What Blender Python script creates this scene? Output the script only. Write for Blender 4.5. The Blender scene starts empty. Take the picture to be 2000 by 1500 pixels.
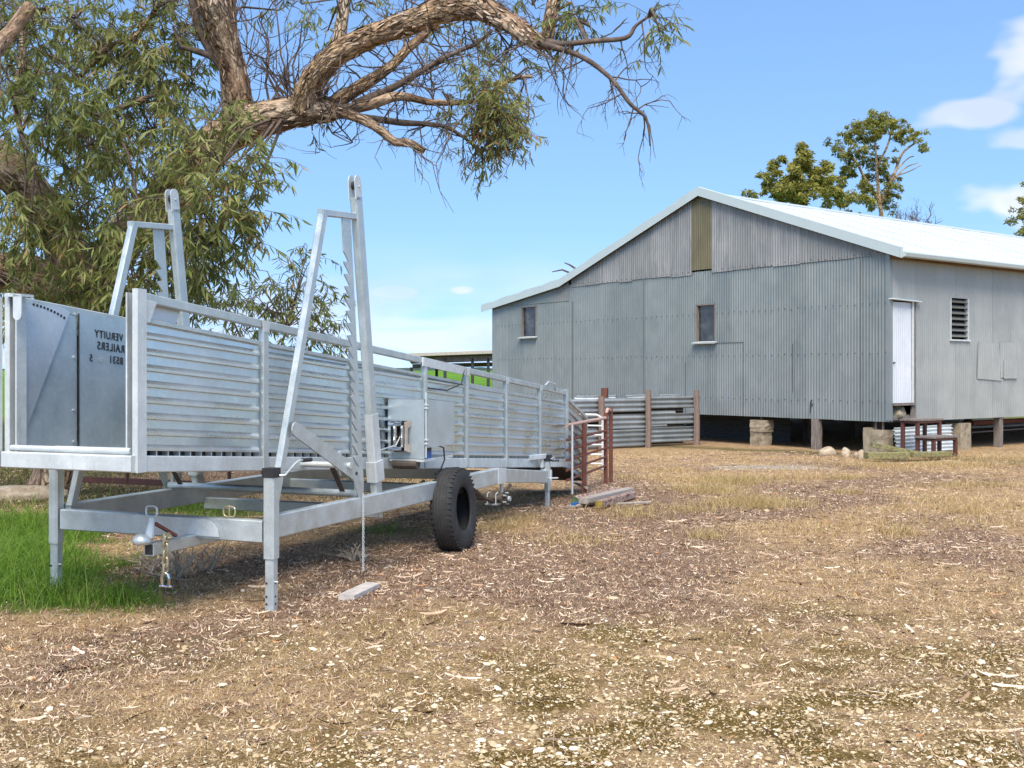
import bpy, math, random
import numpy as np
from mathutils import Vector, Matrix, noise as mnoise

R = math.radians
SC = bpy.context.scene
COL = SC.collection

# ------------------------------------------------------------------ camera
cam_d = bpy.data.cameras.new('camera')
cam_d.sensor_fit = 'HORIZONTAL'; cam_d.sensor_width = 36.0
cam_d.lens = 38.7; cam_d.shift_y = -0.0095
cam_d.clip_start = 0.05; cam_d.clip_end = 8000
cam = bpy.data.objects.new('camera', cam_d); COL.objects.link(cam)
cam.location = (0, 0, 1.6); cam.rotation_euler = (R(90), 0, 0)
SC.camera = cam

# ------------------------------------------------------------------ light
SUN_AZ, SUN_EL = 187.0, 54.0          # compass from +Y, clockwise; degrees
SUN_STRENGTH, SKY_STRENGTH = 2.75, 0.138
EXPOSURE = 0.84
sd = bpy.data.lights.new('sun', 'SUN'); sd.energy = SUN_STRENGTH; sd.angle = R(32.0); sd.color = (1.0, 0.935, 0.835)
sun = bpy.data.objects.new('sun', sd); COL.objects.link(sun)
_d = Vector((math.sin(R(SUN_AZ)) * math.cos(R(SUN_EL)), math.cos(R(SUN_AZ)) * math.cos(R(SUN_EL)), math.sin(R(SUN_EL))))
sun.rotation_euler = _d.to_track_quat('Z', 'Y').to_euler()
sun.location = _d * 60

SC.view_settings.view_transform = 'Standard'; SC.view_settings.look = 'None'
SC.view_settings.gamma = 1.0; SC.view_settings.use_curve_mapping = False
SC.view_settings.exposure = EXPOSURE

w = bpy.data.worlds.new('World'); SC.world = w; w.use_nodes = True
nt = w.node_tree; nt.nodes.clear()
def WN(t, **k):
    n = nt.nodes.new(t)
    for a, b in k.items(): setattr(n, a, b)
    return n
def wmath(op, a, b=None, clamp=False):
    n = WN('ShaderNodeMath', operation=op); n.use_clamp = clamp
    for i, s in enumerate((a, b)):
        if s is None: continue
        if isinstance(s, (int, float)): n.inputs[i].default_value = s
        else: nt.links.new(s, n.inputs[i])
    return n.outputs[0]
def wsmooth(x, e0, e1):
    n = WN('ShaderNodeMapRange', interpolation_type='SMOOTHSTEP')
    nt.links.new(x, n.inputs[0]); n.inputs[1].default_value = e0; n.inputs[2].default_value = e1
    return n.outputs[0]
sky = WN('ShaderNodeTexSky', sky_type='NISHITA'); sky.sun_disc = False
sky.sun_elevation = R(SUN_EL); sky.sun_rotation = R(SUN_AZ)
sky.altitude = 0; sky.air_density = 1.35; sky.dust_density = 0.2; sky.ozone_density = 7.0
tc = WN('ShaderNodeTexCoord'); smap = WN('ShaderNodeMapping'); smap.inputs['Location'].default_value = (0, 0, .2); smap.inputs['Scale'].default_value = (1, 1, .8)
nt.links.new(tc.outputs['Generated'], smap.inputs[0]); nt.links.new(smap.outputs[0], sky.inputs[0])
sep = WN('ShaderNodeSeparateXYZ')
nt.links.new(tc.outputs['Generated'], sep.inputs[0])
X, Y, Z = sep.outputs
Zp = wmath('MAXIMUM', Z, 0.0)
den = wmath('ADD', Zp, 0.10)
comb = WN('ShaderNodeCombineXYZ')
nt.links.new(wmath('DIVIDE', X, den), comb.inputs[0]); nt.links.new(wmath('DIVIDE', Y, den), comb.inputs[1])
n1 = WN('ShaderNodeTexNoise'); n1.inputs['Scale'].default_value = 0.9; n1.inputs['Detail'].default_value = 2; n1.inputs['Roughness'].default_value = 0.6
nt.links.new(comb.outputs[0], n1.inputs['Vector'])
# thin stratus hugging the horizon all round
stratus = wmath('MULTIPLY', wmath('MULTIPLY', wsmooth(n1.outputs[0], 0.22, 0.62), wsmooth(Z, 0.135, 0.02)), .80)
n2 = WN('ShaderNodeTexNoise'); n2.inputs['Scale'].default_value = 9.0; n2.inputs['Detail'].default_value = 3; n2.inputs['Roughness'].default_value = 0.6
smap2 = WN('ShaderNodeMapping'); smap2.inputs['Scale'].default_value = (1, 1, 2.0); smap2.inputs['Location'].default_value = (.35, .1, .2)
nt.links.new(tc.outputs['Generated'], smap2.inputs[0]); nt.links.new(smap2.outputs[0], n2.inputs['Vector'])
nv = wmath('MULTIPLY', wmath('SUBTRACT', n2.outputs[0], 0.5), 3.6)
# fair-weather cumulus: ragged puffs at a few bearings round the sky
veil = wmath('MULTIPLY', wmath('ADD', wmath('MULTIPLY', wsmooth(n1.outputs[0], .3, .7), .35), .38), wsmooth(Z, .36, .62))   # thin high cloud out of view, added to whiten the sky's fill light
total = wmath('MAXIMUM', stratus, veil)
for (az, el, ra, re, soft) in [(26.6, 14.6, 3.4, 2.2, 1.0), (22.6, 12.3, 2.2, .7, .8), (24.6, 7.9, 3.6, 1.6, 1.0), (25.5, 10.9, 2.4, .7, .6), (-2.6, 4.35, .9, .35, .8), (-6.2, 4.2, 1.6, .4, .6),
                               (75, 11, 11, 3, 1.0), (150, 13, 12, 3, 1.0), (-95, 12, 12, 3, .9)]:
    ca, sa = math.cos(R(az)), math.sin(R(az))
    dt = WN('ShaderNodeVectorMath', operation='DOT_PRODUCT'); dt.inputs[1].default_value = (ca/math.sin(R(ra)), -sa/math.sin(R(ra)), 0); nt.links.new(tc.outputs['Generated'], dt.inputs[0])
    fw = WN('ShaderNodeVectorMath', operation='DOT_PRODUCT'); fw.inputs[1].default_value = (sa, ca, 0); nt.links.new(tc.outputs['Generated'], fw.inputs[0])
    dv = wmath('DIVIDE', wmath('SUBTRACT', Z, math.sin(R(el))), math.sin(R(re)))
    d2 = wmath('ADD', wmath('SQRT', wmath('ADD', wmath('POWER', wmath('ABSOLUTE', dt.outputs['Value']), 2.), wmath('POWER', wmath('ABSOLUTE', dv), 2.))), nv)
    mm = wmath('MULTIPLY', wsmooth(d2, 1.05, 0.35), soft)
    total = wmath('MAXIMUM', total, wmath('MULTIPLY', mm, wmath('GREATER_THAN', fw.outputs['Value'], 0.0)))
n3 = n2
fac = wmath('MULTIPLY', total, 0.86, clamp=True)
ccol = WN('ShaderNodeMix', data_type='RGBA')
ccol.inputs[6].default_value = (3.4, 3.6, 4.3, 1); ccol.inputs[7].default_value = (4.25, 4.4, 4.75, 1)
nt.links.new(wsmooth(n3.outputs[0], .35, .62), ccol.inputs[0])
mix = WN('ShaderNodeMix', data_type='RGBA')
nt.links.new(fac, mix.inputs[0]); nt.links.new(sky.outputs[0], mix.inputs[6]); nt.links.new(ccol.outputs[2], mix.inputs[7])
w.cycles.sampling_method = 'MANUAL'; w.cycles.sample_map_resolution = 512
bg = WN('ShaderNodeBackground'); bg.inputs[1].default_value = SKY_STRENGTH
nt.links.new(mix.outputs[2], bg.inputs[0])
nt.links.new(bg.outputs[0], WN('ShaderNodeOutputWorld').inputs[0])

cy_ = SC.cycles; cy_.max_bounces = 5; cy_.diffuse_bounces = 2; cy_.glossy_bounces = 3; cy_.transmission_bounces = 3; cy_.transparent_max_bounces = 4; cy_.caustics_reflective = False; cy_.caustics_refractive = False

# ------------------------------------------------------------------ helpers
class MB:
    """collects polygons of ONE mesh object"""
    def __init__(s): s.v = []; s.f = []; s.uvw = None
    def add(s, vs, fs):
        o = len(s.v); s.v.extend(tuple(p) for p in vs); s.f.extend(tuple(i + o for i in f) for f in fs); return s
    def box(s, c, size, rot=None):
        hx, hy, hz = size[0]/2, size[1]/2, size[2]/2
        p = [Vector((x*hx, y*hy, z*hz)) for z in (-1, 1) for y in (-1, 1) for x in (-1, 1)]
        if rot is not None: p = [rot @ q for q in p]
        c = Vector(c)
        return s.add([q + c for q in p], [(0,2,3,1),(4,5,7,6),(0,1,5,4),(2,6,7,3),(0,4,6,2),(1,3,7,5)])
    def bar(s, p, q, wd, ht, up=(0,0,1), ch=None):
        """chamfered rectangular tube p->q; wd across, ht along up"""
        p, q = Vector(p), Vector(q); d = (q - p).normalized(); up = Vector(up)
        side = d.cross(up)
        if side.length < 1e-4: side = d.cross(Vector((1, 0, 0)))
        side.normalize(); u = side.cross(d).normalized()
        c = ch if ch is not None else min(wd, ht) * .12
        a, b = wd/2, ht/2
        sec = [(-a+c,-b),(a-c,-b),(a,-b+c),(a,b-c),(a-c,b),(-a+c,b),(-a,b-c),(-a,-b+c)]
        vs = [e + side*x + u*y for e in (p, q) for x, y in sec]
        fs = [(i, (i+1) % 8, 8+(i+1) % 8, 8+i) for i in range(8)] + [tuple(range(7,-1,-1)), tuple(range(8,16))]
        return s.add(vs, fs)
    def tube(s, pts, rad, n=8, caps=True):
        pts = [Vector(p) for p in pts]
        if isinstance(rad, (int, float)): rad = [rad]*len(pts)
        k = len(pts); o = len(s.v); up = None
        for i in range(k):
            d = (pts[min(i+1,k-1)] - pts[max(i-1,0)]).normalized()
            if up is None:
                up = d.orthogonal().normalized()
            up = (up - d*up.dot(d))
            if up.length < 1e-5: up = d.orthogonal()
            up.normalize(); sd_ = d.cross(up)
            for j in range(n):
                a = 2*math.pi*j/n
                s.v.append(tuple(pts[i] + (up*math.cos(a) + sd_*math.sin(a))*rad[i]))
        for i in range(k-1):
            for j in range(n):
                a = o+i*n+j; b = o+i*n+(j+1) % n
                s.f.append((a, b, b+n, a+n))
        if caps:
            s.f.append(tuple(o+j for j in range(n-1,-1,-1))); s.f.append(tuple(o+(k-1)*n+j for j in range(n)))
        return s
    def prism(s, poly, vec):
        vec = Vector(vec); n = len(poly); P = [Vector(p) for p in poly]
        return s.add(P + [p + vec for p in P], [tuple(range(n-1,-1,-1)), tuple(range(n,2*n))] + [(i,(i+1) % n,n+(i+1) % n,n+i) for i in range(n)])
    def mesh(s, name, smooth=False):
        me = bpy.data.meshes.new(name); me.from_pydata(s.v, [], s.f); me.validate()
        import bmesh
        bm = bmesh.new(); bm.from_mesh(me); bmesh.ops.recalc_face_normals(bm, faces=bm.faces); bm.to_mesh(me); bm.free()
        if smooth: me.polygons.foreach_set('use_smooth', [True]*len(me.polygons))
        return me
    def build(s, name, mat, parent=None, smooth=False):
        return link(name, s.mesh(name, smooth), mat, parent)

def link(name, me, mat, parent=None):
    if mat is not None and not me.materials: me.materials.append(mat)
    o = bpy.data.objects.new(name, me); COL.objects.link(o)
    if parent is not None: o.parent = parent
    return o
def tag(o, label, cat, group=None, kind=None):
    o['label'] = label
    if cat: o['category'] = cat
    if group: o['group'] = group
    if kind: o['kind'] = kind
    return o
def thing(name, label, cat, loc=(0,0,0), rz=0.0, group=None):
    o = bpy.data.objects.new(name, None); COL.objects.link(o); o.empty_display_size = .1
    o.location = loc; o.rotation_euler = (0, 0, rz)
    return tag(o, label, cat, group)
def np_mesh(name, V, F, mat, parent=None, tint=None, smooth=False, n=None):
    """V (N,3), F (M,k) numpy arrays -> object; tint per face"""
    me = bpy.data.meshes.new(name); k = F.shape[1]
    me.vertices.add(len(V)); me.vertices.foreach_set('co', V.astype(np.float32).ravel())
    me.loops.add(F.size); me.loops.foreach_set('vertex_index', F.astype(np.int32).ravel())
    me.polygons.add(len(F)); me.polygons.foreach_set('loop_start', np.arange(0, F.size, k, dtype=np.int32))
    if smooth: me.polygons.foreach_set('use_smooth', np.ones(len(F), dtype=bool))
    me.update(calc_edges=True)
    if tint is not None:
        a = me.attributes.new('tint', 'FLOAT', 'FACE'); a.data.foreach_set('value', tint.astype(np.float32))
    return link(name, me, mat, parent)

# ------------------------------------------------------------------ materials
class MT:
    def __init__(s, name):
        s.m = bpy.data.materials.new(name); s.m.use_nodes = True; s.t = s.m.node_tree
        s.b = s.t.nodes['Principled BSDF']; s.geo = None
    def n(s, t, **k):
        nd = s.t.nodes.new(t)
        for a, b in k.items():
            if a in nd.inputs and not hasattr(nd, a): nd.inputs[a].default_value = b
            else: setattr(nd, a, b)
        return nd
    def l(s, a, b): s.t.links.new(a, b)
    def coord(s, kind='Object', scale=(1,1,1)):
        if kind == 'World': o = s.n('ShaderNodeNewGeometry').outputs['Position']
        elif kind.startswith('@'): o = s.n('ShaderNodeAttribute', attribute_name=kind[1:]).outputs['Vector']
        else: o = s.n('ShaderNodeTexCoord').outputs[kind]
        mp = s.n('ShaderNodeMapping'); mp.inputs['Scale'].default_value = scale; s.l(o, mp.inputs[0]); return mp.outputs[0]
    def noise(s, vec, scale, detail=4, rough=.55):
        nd = s.n('ShaderNodeTexNoise'); nd.inputs['Scale'].default_value = scale; nd.inputs['Detail'].default_value = detail; nd.inputs['Roughness'].default_value = rough
        s.l(vec, nd.inputs['Vector']); return nd.outputs[0]
    def voro(s, vec, scale, out='Distance', feature='F1'):
        nd = s.n('ShaderNodeTexVoronoi', feature=feature); nd.inputs['Scale'].default_value = scale; s.l(vec, nd.inputs['Vector']); return nd.outputs[out]
    def ramp(s, fac, stops):
        nd = s.n('ShaderNodeValToRGB'); cr = nd.color_ramp
        while len(cr.elements) < len(stops): cr.elements.new(.5)
        for e, (p, c) in zip(cr.elements, stops):
            e.position = p; e.color = (*c, 1) if len(c) == 3 else c
        s.l(fac, nd.inputs[0]); return nd.outputs[0]
    def rng(s, fac, a, b, c=0., d=1., smooth=True):
        nd = s.n('ShaderNodeMapRange'); nd.interpolation_type = 'SMOOTHSTEP' if smooth else 'LINEAR'
        s.l(fac, nd.inputs[0])
        for i, v in enumerate((a, b, c, d)): nd.inputs[1+i].default_value = v
        return nd.outputs[0]
    def mix(s, fac, a, b, mode='MIX'):
        nd = s.n('ShaderNodeMix', data_type='RGBA', blend_type=mode)
        for i, v in ((0, fac), (6, a), (7, b)):
            if isinstance(v, (int, float)): nd.inputs[i].default_value = v
            elif isinstance(v, tuple): nd.inputs[i].default_value = (*v, 1)
            else: s.l(v, nd.inputs[i])
        return nd.outputs[2]
    def math(s, op, a, b=0.):
        nd = s.n('ShaderNodeMath', operation=op)
        for i, v in enumerate((a, b)):
            if isinstance(v, (int, float)): nd.inputs[i].default_value = v
            else: s.l(v, nd.inputs[i])
        return nd.outputs[0]
    def set(s, col=None, rough=None, metal=None, spec=None):
        for key, v in (('Base Color', col), ('Roughness', rough), ('Metallic', metal), ('Specular IOR Level', spec)):
            if v is None: continue
            if isinstance(v, (int, float)): s.b.inputs[key].default_value = v
            elif isinstance(v, tuple): s.b.inputs[key].default_value = (*v, 1)
            else: s.l(v, s.b.inputs[key])
        return s
    def bump(s, h, strength=.3, dist=.01):
        nd = s.n('ShaderNodeBump'); nd.inputs['Strength'].default_value = strength; nd.inputs['Distance'].default_value = dist
        s.l(h, nd.inputs['Height']); s.l(nd.outputs[0], s.b.inputs['Normal']); return s

def steel(name, c0, c1, rough, metal, scale=9., stain=None, bump=.05):
    m = MT(name); v = m.coord('Object'); a = m.noise(v, scale, 6, .62); f = m.noise(v, scale*9, 3)
    c = m.ramp(a, [(.3, c0), (.7, c1)])
    c = m.mix(m.rng(f, .45, .75, 0, .25), c, tuple(min(1, x*1.25) for x in c1))
    if stain: c = m.mix(m.rng(m.noise(m.coord('Object', (3,3,.6)), 2.1, 6, .7), .58, .74, 0, .6), c, stain)
    m.set(c, m.rng(a, .3, .7, rough-.07, rough+.1), metal).bump(m.noise(v, 30, 4), bump, .004)
    return m.m
GALV = steel('galvanised_steel', (.46,.515,.51), (.66,.705,.69), .42, .55, 7, bump=.08)
GALV_WHITE = steel('hot_dipped_steel', (.57,.61,.60), (.77,.80,.78), .48, .3, 5, (.38,.40,.39))
GALV_SHEET = steel('zinc_sheet', (.60,.65,.655), (.72,.765,.765), .30, .86, 2.0, bump=.0)
GALV_FLAT = steel('zinc_flat_sheet', (.47,.55,.58), (.62,.70,.725), .38, .55, 3, (.40,.46,.48), bump=.03)
GALV_PLATE = steel('zinc_quadrant_plate', (.56,.62,.66), (.70,.75,.78), .40, .55, 3, bump=.03)
CHROME = steel('bright_roller', (.66,.67,.68), (.74,.75,.76), .16, 1., 8, bump=0.)
DARK = steel('black_plastic', (.018,.018,.02), (.035,.035,.04), .45, 0., 20)
RUST = steel('rusty_steel', (.13,.042,.028), (.22,.085,.055), .75, .1, 14, (.30,.14,.08), .3)
RUSTP = steel('worn_red_rail', (.42,.23,.17), (.62,.46,.38), .7, 0., 30)
BROWNP = steel('brown_painted_steel', (.085,.03,.022), (.14,.05,.036), .55, .1, 12, bump=.1)
GREYAXLE = steel('dirty_axle_steel', (.07,.055,.045), (.16,.125,.10), .75, .2, 18, bump=.3)
BRASS = steel('yellow_passivated', (.40,.33,.20), (.62,.55,.38), .42, .6, 20)
COPPER = steel('worn_bronze_bracket', (.58,.46,.36), (.76,.64,.52), .4, .6, 20)
BLUE = steel('blue_plastic', (.01,.10,.32), (.02,.16,.45), .4, 0., 20)

def plain(name, c, rough=.7, metal=0., var=.12, scale=14., bump=.15):
    m = MT(name); a = m.noise(m.coord('Object'), scale, 5)
    m.set(m.ramp(a, [(.3, tuple(x*(1-var) for x in c)), (.7, tuple(min(1, x*(1+var)) for x in c))]), rough, metal).bump(a, bump, .01)
    return m.m
# ================================================================== GROUND
RNG = np.random.default_rng(11); random.seed(5)
def sstep(e0, e1, x):
    t = np.clip((x - e0)/(e1 - e0), 0, 1); return t*t*(3 - 2*t)
def vnoise(x, y, s, seed=0):
    """cheap smooth value noise, numpy"""
    x = np.asarray(x, float)*s + seed*17.3; y = np.asarray(y, float)*s + seed*9.1
    xi, yi = np.floor(x).astype(int), np.floor(y).astype(int); fx, fy = x-xi, y-yi
    fx = fx*fx*(3-2*fx); fy = fy*fy*(3-2*fy)
    def h(a, b):
        n = (a*374761393 + b*668265263 + seed*362437) & 0x7fffffff
        n = ((n ^ (n >> 13)) * 1274126177) & 0x7fffffff
        return ((n ^ (n >> 16)) & 0xffff)/65535.
    return (h(xi,yi)*(1-fx)+h(xi+1,yi)*fx)*(1-fy) + (h(xi,yi+1)*(1-fx)+h(xi+1,yi+1)*fx)*fy
def fbm(x, y, s, seed=0, o=4):
    t = 0; a = .5; n = 0
    for k in range(o):
        t = t + a*vnoise(x, y, s*2**k, seed+k); n += a; a *= .5
    return t/n
def ground_z(x, y):
    x = np.asarray(x, float); y = np.asarray(y, float)
    d = np.hypot(x, y)
    z = -0.09*sstep(11, 21, y)*(1-sstep(60, 120, d))
    z = z + (fbm(x, y, .8, 3, 3)-.5)*.05*(1-sstep(30, 60, d)) + (fbm(x, y, 5, 7, 2)-.5)*.02*(1-sstep(15, 25, d))
    z = z - 0.5*sstep(45, 110, d) + 3.5*sstep(90, 430, d)
    z = z + .12*np.exp(-(((x+4.6)/1.6)**2 + ((y-17.5)/1.2)**2))        # low earth bank behind the ramp
    return z
# lush patch at the left, and where the gravel lies
def green_mask(x, y):
    e = fbm(x, y, .9, 21, 3)-.5
    a = sstep(.30, -.25, (x + 3.02 + .33*(y-8.2) + e*1.9 + (fbm(x, y, 4.0, 23, 2)-.5)*.6)) * sstep(7.1, 7.75, y + .06*(x+3) + e*.8) * (1-sstep(11.5, 13.0, y+e*2))
    b = .95*np.exp(-(((x+4.35)/.85)**4 + ((y-13.3)/.65)**2)) + .8*np.exp(-(((x+3.3)/.45)**2 + ((y-12.6)/.5)**2)) + .55*np.exp(-(((x+1.15)/.5)**2 + ((y-11.3)/.3)**2))
    return np.clip(np.maximum(a, b), 0, 1)
def gravel_mask(x, y):
    e = fbm(x, y, 1.3, 31, 3)-.5; e2 = fbm(x, y, .45, 37, 2)-.5
    yl = 5.0 + 1.75*sstep(-1.7, .2, x)
    f = sstep(1.2, -1.1, y - yl + e*2.4 + e2*2.0)
    f2 = .55*sstep(.12, .32, e2)*sstep(11, 7, y) + .6*np.exp(-(((x+2.0)/1.1)**2+((y-6.3)/.45)**2))
    return np.clip(np.maximum(f, f2), 0, 1)
def straw_mask(x, y):
    # litter gathers along the ramp and under the tree; the rest of the yard is straw
    t = np.clip(((x-.2)*.35 + (y-8.5)*.94)/8.5, 0, 1); dx = x - (.2+2.9*t); dy = y - (8.5+8.2*t)
    lz = np.exp(-(dx*dx+dy*dy)/3.0) + .8*np.exp(-(((x+2.2)/1.6)**2 + ((y-8.6)/1.3)**2)) + .5*np.exp(-(((x-4.6)/1.8)**2 + ((y-15.2)/.8)**2))
    return sstep(.34, .60, fbm(x, y, .60, 41, 4) + .08 - .26*np.clip(lz, 0, 1))

ax = np.concatenate([-np.geomspace(3000, 9, 60), np.linspace(-8.8, 8.8, 150), np.geomspace(9, 3000, 60)])
ay = np.concatenate([-np.geomspace(3000, 3, 24), np.linspace(0, 26, 200), np.geomspace(26.3, 3000, 70)])
GX, GY = np.meshgrid(ax, ay)
GV = np.stack([GX.ravel(), GY.ravel(), ground_z(GX, GY).ravel()], 1)
nx = len(ax); ii = np.arange((len(ay)-1)*nx).reshape(-1, nx)[:, :-1].ravel()
GF = np.stack([ii, ii+1, ii+1+nx, ii+nx], 1)
m = MT('yard_ground'); P = m.coord('World')
def att(nm): return m.n('ShaderNodeAttribute', attribute_name=nm).outputs['Fac']
fine = m.noise(P, 55, 6, .7); mid = m.noise(P, 9, 6, .65); big = m.noise(P, 1.1, 5)
soil = m.ramp(fine, [(.30, (0.100,0.057,0.035)), (.5, (0.325,0.200,0.125)), (.70, (0.625,0.431,0.288))])
soil = m.mix(m.rng(mid, .38, .68, 0, .7), soil, m.ramp(fine, [(.3, (0.169,0.104,0.073)), (.7, (0.546,0.384,0.273))]))
straw = m.ramp(fine, [(.28, (0.231,0.134,0.059)), (.52, (0.638,0.424,0.209)), (.74, (0.858,0.643,0.380))])
c = m.mix(m.math('MULTIPLY', att('straw'), m.rng(mid, .3, .6)), soil, straw)
moss = m.ramp(fine, [(.3, (.095,.058,.008)), (.7, (.29,.19,.04))])
c = m.mix(m.math('MULTIPLY', att('gravel'), m.rng(m.noise(P, 1.7, 5), .40, .56, 0, .95)), c, moss)
grass = m.ramp(fine, [(.3, (.035,.075,.008)), (.7, (.10,.19,.022))])
c = m.mix(att('green'), c, grass)
olive = m.ramp(m.noise(P, 3, 5), [(.3, (.045,.055,.014)), (.7, (.11,.115,.03))])
c = m.mix(att('olive'), c, olive)
field = m.ramp(m.noise(P, .05, 6), [(.3, (.085,.20,.012)), (.7, (.15,.29,.022))])
c = m.mix(att('field'), c, field)
dirt = m.ramp(m.noise(P, 6, 6), [(.3, (.30,.17,.09)), (.7, (.46,.29,.17))])
c = m.mix(att('dirt'), c, dirt)
chalk = m.ramp(m.noise(P, 20, 5), [(.3, (.42,.39,.35)), (.7, (.66,.63,.58))])
c = m.mix(m.math('MULTIPLY', att('chalk'), m.rng(mid, .35, .55)), c, chalk)
c = m.mix(m.rng(m.noise(P, 2.6, 5, .7), .50, .66, 0, .42), c, m.mix(1., c, (.45,.40,.37), 'MULTIPLY'))
h = m.math('ADD', m.math('MULTIPLY', m.voro(P, 60), .5), fine)
m.set(c, .95, 0, .15).bump(h, 1.0, .035)
go = np_mesh('ground', GV, GF, m.m, smooth=True)
tag(go, 'yard of bare soil, leaf litter and straw running out to green paddock', None, kind='structure')
fx, fy = GX.ravel(), GY.ravel(); dd = np.hypot(fx, fy)
def gatt(nm, val):
    a = go.data.attributes.new(nm, 'FLOAT', 'POINT'); a.data.foreach_set('value', np.asarray(val, np.float32))
gatt('straw', straw_mask(fx, fy)); gatt('gravel', gravel_mask(fx, fy)); gatt('green', green_mask(fx, fy))
fieldm = sstep(38, 46, fy + (fbm(fx, fy, .2, 3)-.5)*6)
gatt('field', np.maximum(fieldm, np.maximum(sstep(40, 60, np.abs(fx)), sstep(-20, -40, fy))))
gatt('olive', np.clip(sstep(-4.0, -5.2, fx + .35*(13.5-fy)*0)*sstep(13.2, 14.4, fy) + .8*sstep(-2.2, -3.4, fx)*sstep(15, 17, fy) + .75*np.exp(-((((fx-5.6)*.8-(25.0-fy)*.6)/2.6)**2+(((fx-5.6)*.6+(fy-24.4)*.8)/.45)**2)), 0, 1)*(1-fieldm))
gatt('dirt', np.clip(1.1*np.exp(-(((fx+4.4)/1.7)**4 + ((fy-17.3)/1.6)**4)), 0, 1))
gatt('chalk', np.exp(-(((fx-4.6)/1.05)**4 + ((fy-20.0)/.5)**2)))

# ---- loose stuff lying on it -------------------------------------------------
def view_pts(n, y0, y1, margin=1.35, power=1.0):
    n = int(n*1.22)
    """random ground points inside what lies before the camera, denser near it"""
    u = RNG.random(n); y = y0*(y1/y0)**(u**power) if power != 0 else RNG.uniform(y0, y1, n)
    hw = y*.465 + margin; x = RNG.uniform(-1, 1, n)*hw
    return x, y
def tintmat(name, stops, rough=.9, transl=0., spec=.2, nscale=60):
    m = MT(name); t = m.n('ShaderNodeAttribute', attribute_name='tint').outputs['Fac']
    c = m.ramp(t, stops); nn = m.noise(m.coord('World'), nscale, 3)
    c = m.mix(m.rng(nn, .3, .7, 0, .3), c, m.mix(1., c, (.55,.55,.5), 'MULTIPLY'))
    m.set(c, rough, 0, spec)
    if transl:
        tr = m.n('ShaderNodeBsdfTranslucent'); m.l(c, tr.inputs[0]); mx = m.n('ShaderNodeMixShader'); mx.inputs[0].default_value = transl
        m.l(m.b.outputs[0], mx.inputs[1]); m.l(tr.outputs[0], mx.inputs[2])
        m.l(mx.outputs[0], m.t.nodes['Material Output'].inputs[0])
    return m.m
def stuff(name, label, V, F, mat, tint, smooth=False):
    o = np_mesh(name, V, F, mat, None, tint, smooth); tag(o, label, None, kind='stuff'); return o

def pebbles(x, y, r, mat, name, label, tint):
    # low faceted stone: two rings of 5 and a cap
    n = len(x); k = 5
    ang = np.arange(k)*2*np.pi/k
    ring = lambda rr, zz: np.stack([np.cos(ang)*rr, np.sin(ang)*rr, np.full(k, zz)], 1)
    base = np.concatenate([ring(1., -.05), ring(.70, .46), [[0,0,.60]]])
    nb = len(base)
    V = base[None]*np.ones((n,1,1))
    V = V*(1 + (RNG.random((n, nb, 1))-.5)*.5)
    sx = RNG.uniform(.75, 1.35, n)[:,None]; sy = RNG.uniform(.65, 1.1, n)[:,None]; sz = RNG.uniform(.45, .9, n)[:,None]
    a = RNG.random(n)*6.283; ca, sa = np.cos(a)[:,None], np.sin(a)[:,None]
    X0, Y0, Z0 = V[...,0]*sx*r[:,None], V[...,1]*sy*r[:,None], V[...,2]*sz*r[:,None]
    tilt = RNG.normal(0, .2, n)[:,None]; Z0 = Z0 + X0*tilt
    g = ground_z(x, y)
    V = np.stack([X0*ca-Y0*sa + x[:,None], X0*sa+Y0*ca + y[:,None], Z0 + (g + r*.10)[:,None]], 2).reshape(-1,3)
    q = []
    for lv in (0,):
        for j in range(k): q.append((lv+j, lv+(j+1)%k, lv+k+(j+1)%k, lv+k+j))
    tcap = [(k+j, k+(j+1)%k, 2*k, 2*k) for j in range(k)]
    T = []
    for (a_,b_,c_,d_) in q: T += [(a_,b_,c_),(a_,c_,d_)]
    T += [(t[0],t[1],t[2]) for t in tcap]
    T = np.array(T)
    F = (T[None] + (np.arange(n)*nb)[:,None,None]).reshape(-1,3)
    return stuff(name, label, V, F, mat, np.repeat(tint, len(T)), True)

def strips(x, y, L, wd, curl, lift, az=None, seg=3, z0=None, roll=.5):
    """curled litter strips; returns V,F"""
    n = len(x); az = RNG.random(n)*6.283 if az is None else az
    t = np.linspace(-.5, .5, seg+1)
    s = t[None]*L[:,None]; bend = (t[None]**2*4-.3)
    cz = lift[:,None]*bend + 0
    side = curl[:,None]*(t[None]**2)*L[:,None]
    ca, sa = np.cos(az)[:,None], np.sin(az)[:,None]
    px = x[:,None] + s*ca - side*sa; py = y[:,None] + s*sa + side*ca
    g = (ground_z(x, y) if z0 is None else z0)[:,None]
    taper = np.sqrt(np.clip(1-(2*t)**2*.85, .03, 1))[None]
    hw = wd[:,None]*taper*.5
    rl = RNG.normal(0, roll, n)[:,None]
    A = np.stack([px - sa*hw*np.cos(rl), py + ca*hw*np.cos(rl), g+cz+np.abs(hw*np.sin(rl))+hw*np.sin(rl)], 2)
    B = np.stack([px + sa*hw*np.cos(rl), py - ca*hw*np.cos(rl), g+cz+np.abs(hw*np.sin(rl))-hw*np.sin(rl)], 2)
    V = np.stack([A, B], 2).reshape(n, -1, 3)        # per strip: a0,b0,a1,b1..
    f = np.array([(2*i, 2*i+1, 2*i+3, 2*i+2) for i in range(seg)])
    F = (f[None] + (np.arange(n)*2*(seg+1))[:,None,None]).reshape(-1,4)
    return V.reshape(-1,3), F, seg
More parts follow.
